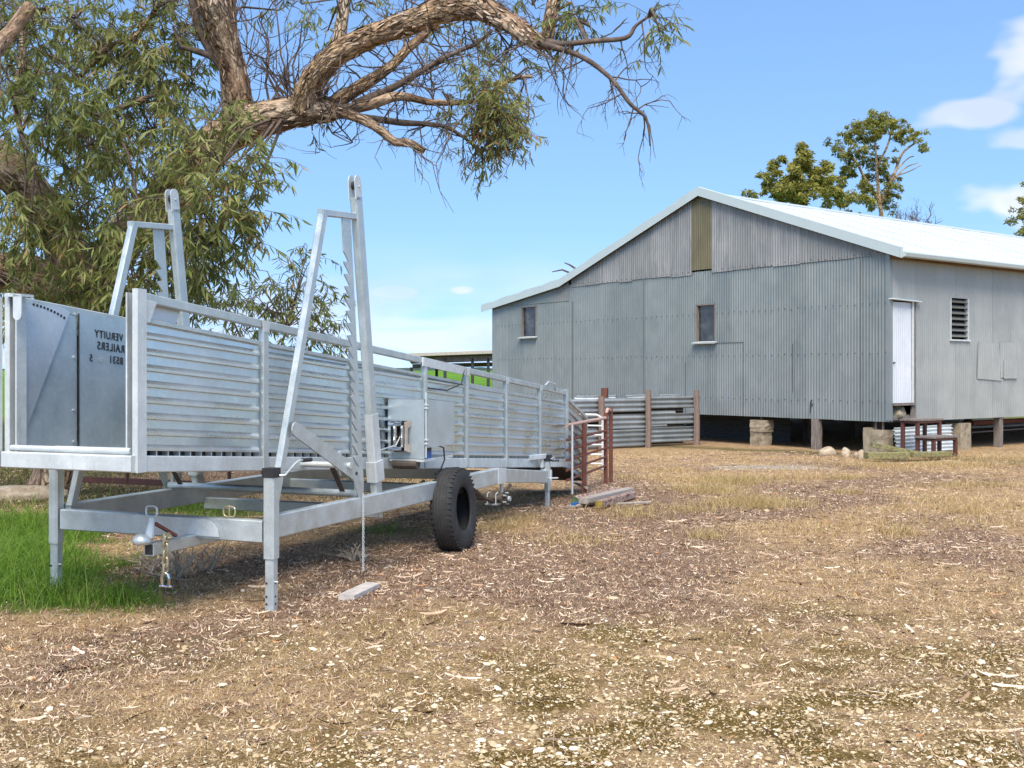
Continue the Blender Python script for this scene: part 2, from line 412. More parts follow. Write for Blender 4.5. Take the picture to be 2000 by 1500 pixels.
def blades(x, y, H, wd, lean, az=None, seg=2, z0=None):
    n = len(x); az = RNG.random(n)*6.283 if az is None else az
    t = np.linspace(0, 1, seg+1)
    out = lean[:,None]*H[:,None]*(t[None]**1.7); up = H[:,None]*(t[None] - .35*np.clip(lean,0,1.4)[:,None]*t[None]**2)
    ca, sa = np.cos(az)[:,None], np.sin(az)[:,None]; g = (ground_z(x, y) if z0 is None else z0)[:,None]
    tw = RNG.random(n)[:,None]*6.283
    hw = wd[:,None]*.5*(1-.92*t[None])
    dx, dy = np.cos(tw)*hw, np.sin(tw)*hw
    px, py, pz = x[:,None]+out*ca, y[:,None]+out*sa, g+up-.005
    A = np.stack([px-dx, py-dy, pz], 2); B = np.stack([px+dx, py+dy, pz], 2)
    V = np.stack([A, B], 2).reshape(n, -1, 3)
    f = np.array([(2*i, 2*i+1, 2*i+3, 2*i+2) for i in range(seg)])
    F = (f[None] + (np.arange(n)*2*(seg+1))[:,None,None]).reshape(-1,4)
    return V.reshape(-1,3), F, seg
def keep(mask, *arrs): return [a[mask] for a in arrs]

# gravel
x, y = view_pts(82000, 4.2, 9.5, power=1.0); g = gravel_mask(x, y)*(1-green_mask(x, y))
k = RNG.random(len(x)) < g**1.3*.85 + .008
x, y = keep(k, x, y); r = RNG.lognormal(-5.22, .50, len(x)).clip(.003, .026)
PEB = tintmat('limestone_pebble', [(0, (.28,.19,.09)), (.4, (.50,.37,.205)), (.75, (.70,.56,.36)), (1, (.86,.78,.62))], .85, nscale=90)
pebbles(x, y, r, PEB, 'gravel', 'pale limestone gravel bedded in the soil in the foreground', RNG.random(len(x))**1.35)
x, y = view_pts(520, 4.5, 16); k = (green_mask(x, y) < .2); x, y = keep(k, x, y)
pebbles(x, y, RNG.lognormal(-4.3, .35, len(x)).clip(.008, .04), PEB, 'scattered_stones', 'scattered white stones lying among the leaf litter', RNG.uniform(.6, 1, len(x)))

# bark and leaf litter
LIT = tintmat('leaf_and_bark_litter', [(0, (0.060,0.031,0.019)), (.22, (0.180,0.098,0.060)), (.42, (0.372,0.228,0.144)), (.6, (0.564,0.390,0.264)), (.8, (0.744,0.552,0.396)), (.93, (0.900,0.744,0.564)), (1, (0.600,0.288,0.120))], .85, nscale=30)
x, y = view_pts(125000, 4.4, 24); gm = green_mask(x, y); gv = gravel_mask(x, y)
k = RNG.random(len(x)) < (1-gm*.93)*(1-gv*.72)*(1-.55*straw_mask(x, y)); x, y = keep(k, x, y); n = len(x)
L = RNG.lognormal(-3.15, .48, n).clip(.012, .20)*(.75+y*.03); wd = L*RNG.uniform(.06, .2, n).clip(.003/np.maximum(L,.01), .4)
V, F, sg = strips(x, y, L, wd.clip(.003, .014), RNG.normal(0, .5, n), RNG.uniform(0, .022, n)+.003)
stuff('leaf_litter', 'brown bark shreds and fallen gum leaves covering the yard', V, F, LIT, np.repeat(np.where(RNG.random(n) < .03, 1., RNG.random(n)**.78*.96), sg))
# straw: short dead grass
STR = tintmat('dead_grass', [(0, (.32,.185,.075)), (.3, (.60,.40,.185)), (.65, (.80,.59,.31)), (1, (.88,.74,.48))], .85, .2, nscale=20)
x, y = view_pts(190000, 4.4, 24); gm = green_mask(x, y)
k = RNG.random(len(x)) < (.25+.75*straw_mask(x, y))*(1-gm)*(1-.7*gravel_mask(x, y)); x, y = keep(k, x, y); n = len(x)
H = RNG.lognormal(-3.45, .4, n)*(.8+y*.035); lean = RNG.uniform(.6, 2.2, n)
V, F, sg = blades(x, y, H, RNG.uniform(.0018, .0042, n)*(.8+y*.07), lean)
stuff('dead_grass', 'short straw coloured dead grass over the yard', V, F, STR, np.repeat(RNG.random(n), sg))
# taller pale tussocks in the yard
cx = []; cy = []
def tuss(px, py, rx, ry, n):
    a = RNG.normal(0, 1, (n, 2)); cx.extend(px + a[:,0]*rx); cy.extend(py + a[:,1]*ry)
tuss(3.35, 17.0, .36, .33, 2600); tuss(2.75, 15.4, .30, .28, 2200); tuss(3.0, 13.7, .34, .30, 3000); tuss(4.6, 17.6, .7, .12, 900); tuss(6.6, 16.2, .6, .2, 900)
tuss(1.35, 12.6, .22, .25, 500); tuss(8.0, 20.4, 1.4, .3, 2600); tuss(6.3, 13.3, .8, .3, 900); tuss(4.2, 11.8, .9, .3, 700); tuss(.55, 10.6, .3, .3, 500); tuss(9.3, 22, 1.2, .25, 1500)
for k_ in range(26):
    py = RNG.uniform(10, 21); tuss(RNG.uniform(-.05, .46)*py, py, RNG.uniform(.1, .5), RNG.uniform(.08, .2), int(RNG.integers(80, 420)))
cx, cy = np.array(cx), np.array(cy); n = len(cx)
V, F, sg = blades(cx, cy, RNG.lognormal(-2.25, .38, n)*(.75 + .25*vnoise(cx, cy, 3, 3)*2), RNG.uniform(.003, .007, n), RNG.uniform(.2, 1.5, n))
TUS = tintmat('tussock_grass', [(0, (.20,.155,.045)), (.2, (.42,.295,.11)), (.6, (.66,.48,.22)), (1, (.80,.63,.36))], .85, .25, nscale=3)
stuff('tussock_grass', 'straggly tufts of straw and olive grass in the yard', V, F, TUS, np.repeat(RNG.random(n), sg))
# lush green grass at the left
GRS = tintmat('green_grass', [(0, (.07,.14,.014)), (.45, (.165,.31,.030)), (.8, (.27,.41,.05)), (1, (.46,.44,.16))], .55, .35, .3, nscale=5)
x = RNG.uniform(-6.6, -1.2, 90000); y = RNG.uniform(7.2, 13.6, 90000); g = green_mask(x, y)
k = RNG.random(len(x)) < g**1.2*(.35+.9*fbm(x, y, 2.5, 79, 2)); x, y = keep(k, x, y); n = len(x)
tall = .55+.75*fbm(x, y, 1.6, 77, 2)
V, F, sg = blades(x, y, RNG.lognormal(-2.0, .45, n)*tall*(.35+.75*green_mask(x, y)), RNG.uniform(.004, .0085, n), RNG.uniform(.15, 1.5, n), seg=3)
stuff('green_grass', 'lush green grass around the left stand leg', V, F, GRS, np.repeat(np.clip(RNG.normal(.5, .25, n), 0, 1), sg))
# rough olive grass further back on the left, and along the shed
x = RNG.uniform(-9, -1.2, 40000); y = RNG.uniform(13, 21, 40000)
k = RNG.random(len(x)) < np.where(x < -4.2, .8, .35)*(1-np.clip(np.exp(-(((x+4.4)/1.5)**4+((y-17.3)/1.5)**4))*1.2, 0, 1)); x, y = keep(k, x, y); n = len(x)
V, F, sg = blades(x, y, RNG.lognormal(-2.5, .35, n), RNG.uniform(.006, .012, n), RNG.uniform(.3, 1.6, n))
OLV = tintmat('olive_grass', [(0, (.05,.05,.015)), (.5, (.12,.12,.035)), (.85, (.22,.19,.07)), (1, (.36,.29,.15))], .8, .2, nscale=4)
stuff('olive_grass', 'rough olive grass on the slope beyond the ramp', V, F, OLV, np.repeat(RNG.random(n), sg))
# larger curled bark ribbons, each long enough to catch the eye
x, y = view_pts(420, 4.6, 16); k = (green_mask(x, y) < .3); x, y = keep(k, x, y); n = len(x)
L = RNG.uniform(.07, .26, n); V, F, sg = strips(x, y, L, RNG.uniform(.008, .026, n), RNG.normal(0, .35, n), RNG.uniform(.008, .035, n), seg=5, roll=.7)
stuff('bark_ribbons', 'long curled ribbons of shed gum bark', V, F, LIT, np.repeat(RNG.random(n), sg))
# thin fallen twigs
mb = MB()
for i in range(170):
    x, y = view_pts(2, 4.6, 15); x, y = float(x[0]), float(y[0])
    if green_mask(x, y) > .3: continue
    L = random.uniform(.08, .38); a = random.random()*6.28; p = []
    for j in range(4):
        q = (j/3-.5)*L; xx = x+math.cos(a)*q+random.gauss(0, .02); yy = y+math.sin(a)*q+random.gauss(0, .02)
        p.append((xx, yy, float(ground_z(xx, yy))+.008+random.random()*.03))
    mb.tube(p, [.0035, .003, .0025, .0015], 4)
TWIG = plain('grey_twig', (.33,.235,.165), .85, var=.3)
tag(mb.build('fallen_twigs', TWIG), 'thin grey fallen twigs strewn over the yard', None, kind='stuff')
# ================================================================== LOADING RAMP TRAILER
# local frame: s runs back along the trailer, b to its far (left) side, z up
TR_ANG = R(21.6)
RT = thing('sheep_loading_ramp', 'galvanised portable sheep loading ramp on a steel trailer frame under the gum tree', 'loading ramp', (-1.628, 7.446, 0), -TR_ANG)
def T(s, b, z): return Vector((-b, s, z))
BR, BL = .43, 1.44                     # near and far side of the race
def zb(s): return .987 - .0743*(s+.763)
def zt(s): return 2.11 - .0885*(s+.763)
RUN = (0, 1, -.0743)                   # direction of the deck
S0, S1 = -.86, 7.47
POSTS = [.524, 1.821, 3.193, 4.179, 5.29, 6.399]
LAT = (1, 0, 0)                        # local lateral axis
def P_(name, mb, mat=GALV, parent=RT, smooth=False): return mb.build(name, mat, parent, smooth)

for b, sg in ((BR, -1), (BL, 1)):
    # bottom rail, top rail
    P_('bottom_rail', MB().bar(T(S0, b, zb(S0)+.052), T(S1, b, zb(S1)+.052), .05, .104, up=(0,.0743,1)), GALV_WHITE)
    P_('top_rail', MB().bar(T(S0+.08, b, zt(S0+.08)-.03), T(S1-.02, b, zt(S1)-.03), .05, .06))
    # corner posts: a channel at the loading end, a plain post at the low end
    mb = MB()
    mb.bar(T(S0+.045, b+sg*.014, zb(S0)-.004), T(S0+.045, b+sg*.014, zt(S0)+.012), .042, .09, up=(0,1,0), ch=.004)
    mb.bar(T(S0+.05, b-sg*.056, zb(S0)+.10), T(S0+.05, b-sg*.056, zt(S0)-.01), .012, .085, up=(0,1,0), ch=.001)
    P_('post_channel_web', MB().box(T(S0+.088, b-sg*.026, (zb(S0)+zt(S0))/2+.04), (.062, .008, zt(S0)-zb(S0)-.12)), GREYAXLE)
    P_('corner_post', mb, GALV_WHITE)
    P_('end_post', MB().bar(T(S1-.04, b+sg*.004, zb(S1)-.01), T(S1-.04, b+sg*.004, zt(S1)+.02), .056, .07, up=(0,1,0)))
    P_('gusset', MB().prism([T(S0+.088, b+sg*.026, zt(S0)-.05), T(S0+.20, b+sg*.026, zt(S0)-.06), T(S0+.17, b+sg*.026, zt(S0)-.10), T(S0+.13, b+sg*.026, zt(S0)-.19), T(S0+.088, b+sg*.026, zt(S0)-.20)], (sg*.006, 0, 0)), GALV_WHITE)
    for i, s in enumerate(POSTS):
        P_('side_post', MB().bar(T(s, b+sg*.010, zb(s)+.015), T(s, b+sg*.010, zt(s)-.055), .05, .055 if i else .07, up=(0,1,0)))
        P_('weld_plate', MB().prism([T(s-.05, b+sg*.0285, zt(s)-.002), T(s+.05, b+sg*.0285, zt(s+.05)-.002), T(s+.03, b+sg*.0285, zt(s)-.085), T(s-.03, b+sg*.0285, zt(s)-.085)], (-sg*.01, 0, 0)), GALV_WHITE)
# pressed ribbed sheets, one per bay on the near side; the far side is lined flat inside
def ribbed(sa, sb, b, z0, z1, out, name='side_panel'):
    """stamped sheet: ribs stand proud and die out before the posts"""
    H = .101; d = .027
    prof = []; z = 0
    hmax = max(z1(sa)-z0(sa), z1(sb)-z0(sb)) if True else 0
    while z < hmax - .03:
        prof += [(z, d), (z+.014, d), (z+.040, .002), (z+.094, 0), (z+.0985, d)]
        z += H
    prof.append((hmax, 0))
    e = .035
    cols = [(sa, 1), (sa+.02, 1), (sb-.02-e, 1), (sb-.02-e*.5, .75), (sb-.02, 0), (sb, 0)]
    nc = len(cols); mb = MB(); vs = []
    for (zz, dd_) in prof:
        for (s, k) in cols:
            zz2 = z0(s) + min(zz, z1(s)-z0(s)); vs.append(T(s, b + out*dd_*k, zz2))
    fs = [(r*nc+c_, r*nc+c_+1, (r+1)*nc+c_+1, (r+1)*nc+c_) for r in range(len(prof)-1) for c_ in range(nc-1)]
    mb.add(vs, fs); return P_(name, mb, GALV_SHEET)
edges = [S0+.085] + POSTS + [S1-.06]
for b, out in ((BR, -1), (BL, 1)):
    for i in range(len(edges)-1):
        sa, sb = edges[i]+(.026 if i else 0), edges[i+1]-.026
        ribbed(sa, sb, b, lambda s: zb(s)+.135, lambda s: zt(s)-.185, out)
        P_('panel_cap', MB().bar(T(sa, b-.006*out, zt(sa)-.175), T(sb, b-.006*out, zt(sb)-.175), .022, .04))
# flat inner lining of the far side, two sheets with a lapped joint
for (sa, sb, off) in ((S0+.09, -.275, .018), (-.262, 1.9, .026), (1.91, 4.6, .018), (4.61, S1-.05, .026)):
    q = [T(sa, BL-off, zb(sa)+.14), T(sb, BL-off, zb(sb)+.14), T(sb, BL-off, zt(sb)-.03), T(sa, BL-off, zt(sa)-.03)]
    P_('lining_sheet', MB().prism(q, (.004, 0, 0)), GALV_FLAT)
P_('joint_strip', MB().bar(T(-.268, BL-.032, zb(-.27)+.15), T(-.268, BL-.032, zt(-.27)-.04), .007, .006, up=(1,0,0)), DARK)
# quadrant plates with a curved row of holes, one on each side of the loading end
for b, off in ((BL, -.034), (BR, .034)):
    piv = (S0+.07, zb(S0)+.15); rad = .985
    poly = [T(piv[0]-.005, b+off, piv[1])]
    for k in range(9):
        a = R(90 - k*3.25); poly.append(T(piv[0]+math.cos(a)*rad, b+off, min(piv[1]+math.sin(a)*rad, zt(piv[0])-.05)))
    P_('quadrant_plate', MB().prism(poly, (.005 if b == BL else -.005, 0, 0)), GALV_PLATE)
    mb = MB()
    for k in range(10):
        a = R(83.5 - k*1.95); c = T(piv[0]+math.cos(a)*.925, b+off+(-.0035 if b == BL else .0035), piv[1]+math.sin(a)*.925)
        mb.tube([c, c+Vector((.004 if b == BL else -.004, 0, 0))], .0095, 10)
    P_('adjusting_holes', mb, DARK)
mb = MB()
for (s, z) in ((-.60, 2.02), (-.30, 2.02), (-.31, 1.72), (-.31, 1.35), (-.31, 1.13), (1.0, 1.8)):
    c = T(s, BL-.022, z); mb.tube([c, c+Vector((.008, 0, 0))], .009, 8)
P_('rivets', mb, GALV_WHITE)
# cut lettering, read from its back through the far lining
def lettering(txt, s, z, size, dark=True):
    cu = bpy.data.curves.new('lettering', 'FONT'); cu.body = txt; cu.size = size; cu.align_x = 'LEFT'; cu.space_character = 1.18; cu.offset = .0012; cu.extrude = .0006
    tmp = bpy.data.objects.new('tmp', cu); COL.objects.link(tmp)
    dg = bpy.context.evaluated_depsgraph_get(); me = bpy.data.meshes.new_from_object(tmp.evaluated_get(dg))
    bpy.data.objects.remove(tmp)
    # seen from inside the words run right to left: text x -> -s, text y -> z
    for v in me.vertices: v.co = T(s - v.co.x*.86, BL-.0335, z + v.co.y + -.0743*(-v.co.x)) + Vector((v.co.z, 0, 0))
    me.materials.clear(); o = link('lettering', me, DARK if dark else GALV_WHITE, RT); return o
lettering('VERUITY', .176, 1.842, .076); lettering('RAILERS', .194, 1.757, .080); lettering('8531', .176, 1.672, .074); lettering('6', -.045, 1.690, .070, False); lettering('5', -.135, 1.692, .070)
# loading end: front beam, roller, bracket, far gate hung open
P_('front_beam', MB().bar(T(S0-.01, BR-.02, zb(S0)+.052), T(S0-.01, BL+.02, zb(S0)+.052), .06, .104), GALV_WHITE)
mb = MB().tube([T(S0+.01, BR+.02, zb(S0)+.128), T(S0+.01, BR+.62, zb(S0)+.128)], .021, 12)
P_('roller_pipe', mb, GALV_WHITE, smooth=False)
P_('roller_pipe', MB().tube([T(S0+.01, BR+.62, zb(S0)+.128), T(S0+.01, BL-.02, zb(S0)+.128)], .0185, 12), GALV_WHITE)
mb = MB(); pts = [T(S0-.03, BL-.17, zt(S0)-.0)]
poly = [T(S0-.035, BL-.075, zt(S0)+.0), T(S0-.035, BL-.145, zt(S0)-.012)]
for k in range(9):
    a = math.pi*k/8; poly.append(T(S0-.035, BL-.11-.035*math.cos(a), zt(S0)-.135-.035*math.sin(a)))
mb.prism(poly, (0, .008, 0)); mb.box(T(S0+.02, BL-.07, zt(S0)-.008), (.14, .11, .016))
P_('gate_bracket', mb, GALV_WHITE)
mb = MB()
for z in (2.045, 1.715):
    mb.bar(T(S0-.03, BL+.05, z), T(S0-.25, BL+1.0, z), .03, .1 if z > 2 else .028)
mb.bar(T(S0-.03, BL+.065, 1.0), T(S0-.03, BL+.065, 2.1), .05, .05, up=(0,1,0))
mb.bar(T(S0-.25, BL+.99, 1.0), T(S0-.25, BL+.99, 2.1), .04, .04, up=(0,1,0)); mb.bar(T(S0-.03, BL+.05, 1.13), T(S0-.25, BL+1.0, 1.13), .03, .05)
P_('swing_gate', mb, GALV_WHITE)
mb = MB().tube([T(S0-.07, BL+.16, 2.03), T(S0-.07, BL+.10, 1.985), T(S0-.07, BL+.03, 1.99)], .010, 8); mb.tube([T(S0-.07, BL+.17, 2.03), T(S0-.07, BL+.16, 2.06), T(S0-.07, BL+.09, 2.06)], .007, 6)
P_('gate_latch', mb, GALV)
# deck: plate with cross cleats showing below the panels
P_('gap_shade_strip', MB().bar(T(S0+.1, BR+.035, zb(S0+.1)+.13), T(S1, BR+.035, zb(S1)+.13), .012, .07), DARK)  # black strip added behind the panel gap to shade it
P_('deck_plate', MB().prism([T(S0+.02, BR+.03, zb(S0)+.10), T(S1, BR+.03, zb(S1)+.10), T(S1, BL-.03, zb(S1)+.10), T(S0+.02, BL-.03, zb(S0)+.10)], (0, 0, -.02)), GREYAXLE)
s = S0+.2; cl = MB().bar(T(0, BR-.018, 0), T(0, BL+.018, 0), .012, .05).mesh('deck_cleat'); cl.materials.append(GALV)
while s < S1-.05:
    o = link('deck_cleat', cl, GALV, RT); o.location = (0, s, zb(s)+.118); s += .112
mb = MB()
for s in (.1, 1.6, 3.2, 4.8, 6.3): mb.bar(T(s, BR, zb(s)+.02), T(s, BL, zb(s)+.02), .05, .05)
P_('under_bearer', mb, GALV)
# tail flap: steeper last section reaching the ground
S2 = 8.32
def fz(s): return zb(S1) - .02 - (s-S1)*.30
for b, out in ((BR, -1), (BL, 1)):
    # ribbed side raked down
    H = .101; d = .026; mb = MB(); vs = []; prof = []
    z = 0
    while z < .74:
        prof += [(z, d), (z+.014, d), (z+.040, .002), (z+.094, 0), (z+.0985, d)]; z += H
    prof.append((.80, 0))
    for zz, dd_ in prof: vs += [T(S1+.01, b+out*dd_, zb(S1)+.03+zz), T(S2, b+out*dd_, fz(S2)+.03+zz)]
    mb.add(vs, [(2*r, 2*r+1, 2*r+3, 2*r+2) for r in range(len(prof)-1)]); P_('tail_side', mb, GALV_SHEET)
    P_('tail_rail', MB().bar(T(S1+.01, b, zb(S1)+.90), T(S2, b, fz(S2)+.90), .04, .04))
    P_('tail_rail', MB().bar(T(S1-.04, b, zb(S1)+.03), T(S2, b, fz(S2)+.03), .04, .06), GALV_WHITE)
    P_('tail_post', MB().bar(T(S2, b, fz(S2)), T(S2, b, fz(S2)+.92), .03, .035, up=(0,1,0)))
P_('tail_deck', MB().prism([T(S1, BR+.02, zb(S1)+.04), T(S2, BR+.02, fz(S2)+.04), T(S2, BL-.02, fz(S2)+.04), T(S1, BL-.02, zb(S1)+.04)], (0, 0, -.03)), GREYAXLE)

# ---- chassis
ZC0, ZC1 = .482, .642
CL = 1.85
for b, sg in ((0.03, -1), (CL-.03, 1)):
    P_('chassis_beam', MB().bar(T(.05, b, (ZC0+ZC1)/2), T(4.12, b, (ZC0+ZC1)/2), .075, ZC1-ZC0, ch=.008), GALV)
    e = b - sg*.26
    P_('drop_beam', MB().bar(T(4.10, b, (ZC0+ZC1)/2), T(6.25, e, .355), .075, .148, ch=.008), GALV)
    P_('bend_plate', MB().bar(T(4.02, b+sg*.041, .565), T(4.24, b+sg*.036, .552), .006, .16), GALV_WHITE)
    P_('spring_hanger', MB().box(T(4.20, b, .445), (.02, .05, .12)), GALV)
P_('front_cross_beam', MB().bar(T(.0, .05, .535), T(.0, CL-.05, .535), .075, .15, ch=.008), GALV)
P_('cross_beam', MB().bar(T(1.66, .06, .475), T(1.66, CL-.06, .475), .06, .10), GALV)
P_('cross_beam', MB().bar(T(3.0, .06, .52), T(3.0, CL-.06, .52), .06, .10), GALV)
P_('tail_cross_beam', MB().bar(T(6.2, .30, .35), T(6.2, CL-.30, .35), .06, .12), GALV)
P_('cross_pipe', MB().tube([T(1.22, .02, .668), T(1.22, CL-.02, .668)], .030, 14), GALV)
# lift frames (one each side): raking strut, top bar, telescopic post, toothed rack, lever
def lift(b, near):
    o = -1 if near else 1
    P_('lift_strut', MB().bar(T(.075, b, .62), T(.745, b, 2.80), .05, .075, up=(0,1,0), ch=.010))
    P_('lift_top_bar', MB().bar(T(.70, b, 2.795), T(1.25, b, 2.835), .045, .05))
    P_('lift_post', MB().bar(T(1.565, b, .64), T(1.235, b, 2.985), .062, .105, up=(0,1,0), ch=.010))
    P_('lift_sleeve', MB().bar(T(1.535, b, .86), T(1.475, b, 1.28), .076, .120, up=(0,1,0)), GALV_WHITE if near else GALV)
    P_('sleeve_collar', MB().bar(T(1.552, b, .74), T(1.528, b, .90), .10, .145, up=(0,1,0)), GALV_WHITE)
    # sheave head
    mb = MB()
    for k in (-.028, .028):
        poly = []
        for i in range(9):
            a = math.pi*i/8; poly.append(T(1.212+.050*math.cos(a), b+k-.003, 3.105+.05*math.sin(a)))
        poly += [T(1.176, b+k-.003, 2.96), T(1.282, b+k-.003, 2.96)]
        mb.prism(poly, (-.006, 0, 0))
    P_('sheave_head', mb, GALV_WHITE)
    P_('sheave', MB().tube([T(1.222, b-.02, 3.075), T(1.222, b+.02, 3.075)], .032, 14), DARK)
    P_('sheave_pin', MB().tube([T(1.222, b-.045, 3.065), T(1.222, b+.045, 3.065)], .009, 8), GALV)
    # toothed rack
    base0, base1 = Vector((1.29, .64)), Vector((1.075, 2.81))
    d = (base1-base0).normalized(); nrm = Vector((-d.y, d.x))
    Lr = (base1-base0).length; poly = [base0 + nrm*(-.055), base0 + nrm*-.055 + d*Lr]
    poly += [base0 + nrm*.070 + d*Lr, base0 + nrm*.074 + d*(Lr-.26), base0 + nrm*.074 + d*(Lr-.261)]
    nt_ = 18; a0 = Lr-.34; stp = (a0-.14)/nt_
    for k in range(nt_):
        t0 = a0-k*stp
        poly += [base0 + nrm*.010 + d*t0, base0 + nrm*.012 + d*(t0-.012), base0 + nrm*.046 + d*(t0-stp*.42+.045), base0 + nrm*.046 + d*(t0-stp*.42+.030)] if False else [base0 + nrm*.006 + d*(t0), base0 + nrm*.078 + d*(t0-.001), base0 + nrm*.070 + d*(t0-.018), base0+nrm*.008 + d*(t0-stp+.006)]
    poly += [base0 + nrm*.03 + d*.10]
    # fan the comb into quads from the straight back edge
    mb = MB(); y0 = b + o*.012
    front = poly[2:]; vs = []
    for p in front:
        t = (p-base0).dot(d); q = base0 + nrm*-.055 + d*t
        vs += [T(p.x, y0, p.y), T(q.x, y0, q.y), T(p.x, y0+.012, p.y), T(q.x, y0+.012, q.y)]
    fs = []
    for i in range(len(front)-1):
        a, c = 4*i, 4*i+4
        fs += [(a, a+1, c+1, c), (a+2, c+2, c+3, a+3), (a, c, c+2, a+2), (a+1, a+3, c+3, c+1)]
    mb.add(vs, fs); P_('toothed_rack', mb, GALV)
    P_('rack_foot', MB().box(T(1.27, b+o*.006, .70), (.03, .10, .14)), GALV)
    # pawl lever
    poly = []
    ang0 = Vector((.30, 1.215)); ang1 = Vector((1.13, .835)); dd_ = (ang1-ang0).normalized(); nn = Vector((-dd_.y, dd_.x))
    for i in range(7):
        a = math.pi*(i/6); poly.append(ang0 + nn*.052*math.cos(a) - dd_*.052*math.sin(a))
    poly += [ang1 - nn*.055, Vector((1.205, .62)), Vector((1.25, .62)), ang1 + nn*.055 + dd_*.03]
    o_ = P_('pawl_lever', MB().prism([T(p.x, b+o*.045, p.y) for p in poly], (-o*.012, 0, 0)), GALV)
    P_('pawl_pin', MB().tube([T(1.14, b+o*.03, .835), T(1.14, b+o*.062, .835)], .014, 8), DARK).parent = o_
    if near:
        cu = bpy.data.curves.new('marking', 'FONT'); cu.body = 'T57'; cu.size = .06; cu.extrude = .0006
        tmp = bpy.data.objects.new('tmp', cu); COL.objects.link(tmp); me = bpy.data.meshes.new_from_object(tmp.evaluated_get(bpy.context.evaluated_depsgraph_get())); bpy.data.objects.remove(tmp)
        c0 = ang0 + dd_*.13 - nn*.02
        for v in me.vertices:
            p = c0 + dd_*v.co.x + nn*v.co.y; v.co = T(p.x, b+o*.0515, p.y) + Vector((-v.co.z*o, 0, 0))
        me.materials.clear(); link('stamped_marking', me, DARK, o_)
    P_('pawl_stay', MB().bar(T(1.20, b-o*.10, .68), T(1.03, b-o*.10, .90), .008, .045, up=(1,0,0)), GREYAXLE)
lift(.05, True); lift(CL-.05, False)
P_('pawl_shaft', MB().tube([T(1.02, -.03, .905), T(1.02, CL+.0, .905)], .024, 12), GALV_WHITE)
P_('shaft_plate', MB().prism([T(.90, .04, 1.0), T(.97, .04, 1.02), T(1.02, .04, .86), T(.97, .04, .83)], (.01, 0, 0)), GALV_WHITE)
# stand legs at the two front corners, each with a crank and a pinned foot
def stand(b, near):
    o = 0
    P_('stand_leg', MB().bar(T(.0, b, .355), T(.0, b, .955), .085, .085, up=(0,1,0), ch=.012), GALV)
    P_('leg_cap', MB().box(T(-.0, b, .935), (.09, .09, .065)), DARK)
    P_('leg_foot', MB().bar(T(.0, b, .0), T(.0, b, .40), .068, .068, up=(0,1,0), ch=.01), GALV)
    mb = MB()
    for z in (.02, .07, .16): mb.tube([T(-.035, b+.015, .03+z), T(-.0365, b+.015, .03+z)], .008, 8); mb.tube([T(.0, b-.0335, .03+z), T(.0, b-.036, .03+z)], .008, 8)
    P_('foot_pin_holes', mb, DARK)
    P_('foot_pin', MB().tube([T(-.01, b-.06, .20), T(-.01, b+.04, .20)], .006, 6), GALV_WHITE)
    if near:
        c = P_('crank_handle', MB().tube([T(.03, b-.045, .915), T(.05, b-.075, .915), T(.15, b-.09, .985), T(.19, b-.10, 1.005), T(.24, b-.105, 1.005)], .009, 8), GALV)
        P_('hand_grip', MB().tube([T(.22, b-.103, 1.005), T(.32, b-.112, 1.003)], .015, 10), DARK).parent = c
stand(.0, True); stand(CL+.02, False)
# drawbar, coupling and safety chain
dbb = .61
P_('drawbar', MB().bar(T(-.50, dbb-.005, .452), T(.85, dbb+.02, .452), .075, .082, ch=.006), GALV)
P_('drawbar_mouth', MB().box(T(-.503, dbb-.005, .452), (.058, .006, .066)), DARK)
mb = MB()
poly = [T(.0-.04, dbb-.09, .47), T(-.04, dbb-.22, .47)]
q = []
for k in range(9):
    a = math.pi*k/8; q.append(T(-.042, dbb-.09+.13*math.cos(a), .485+.12*math.sin(a)))
P_('web_plate', MB().prism(q, (0, -.008, 0)), GALV_WHITE)
cp = P_('coupling_head', MB().tube([T(-.52, dbb+.03, .490), T(-.52, dbb+.03, .515), T(-.515, dbb+.03, .535), T(-.50, dbb+.03, .55)], [.062, .066, .05, .02], 14), GALV, smooth=True)
P_('coupling_stem', MB().tube([T(-.48, dbb+.01, .53), T(-.47, dbb+.0, .62), T(-.47, dbb, .66)], [.034, .022, .018], 10), GALV_WHITE).parent = cp
P_('coupling_lever', MB().bar(T(-.46, dbb-.02, .62), T(-.30, dbb-.06, .52), .03, .02), RUST).parent = cp
def loop(mb, c, ax1, ax2, a, b_, r, n=14):
    c = Vector(c); ax1 = Vector(ax1); ax2 = Vector(ax2)
    pts = []
    for i in range(n+1):
        t = 2*math.pi*i/n; x = math.copysign(abs(math.cos(t))**.6, math.cos(t)); y = math.copysign(abs(math.sin(t))**.6, math.sin(t))
        pts.append(c + ax1*a*x + ax2*b_*y)
    mb.tube(pts, r, 6, False)
mb = MB(); loop(mb, T(-.47, dbb, .70), (1,0,0), (0,0,1), .045, .035, .007); P_('lift_ring', mb, GALV_WHITE).parent = cp
mb = MB(); loop(mb, T(.0, dbb-.27, .655), (1,0,0), (0,0,1), .048, .035, .006); mb.tube([T(0, dbb-.27, .61), T(0, dbb-.27, .70)], .006, 6)
P_('tow_hook_ring', mb, BRASS)
mb = MB(); z = .54
for k in range(4): loop(mb, T(-.40+.02*k*0-.012*k, dbb-.06-.014*k, .535-.004*k), (0,1,0) if k % 2 else (1,0,0), (0,0,1) if k % 2 else (0,1,0), .03, .018, .008)
for k in range(5): loop(mb, T(-.45, dbb-.095, .505-k*.046), (0,0,1), (1,0,0) if k % 2 else (0,1,0), .032, .018, .0075)
sc = P_('safety_chain', mb, BRASS)
mb = MB(); c = T(-.45, dbb-.095, .255)
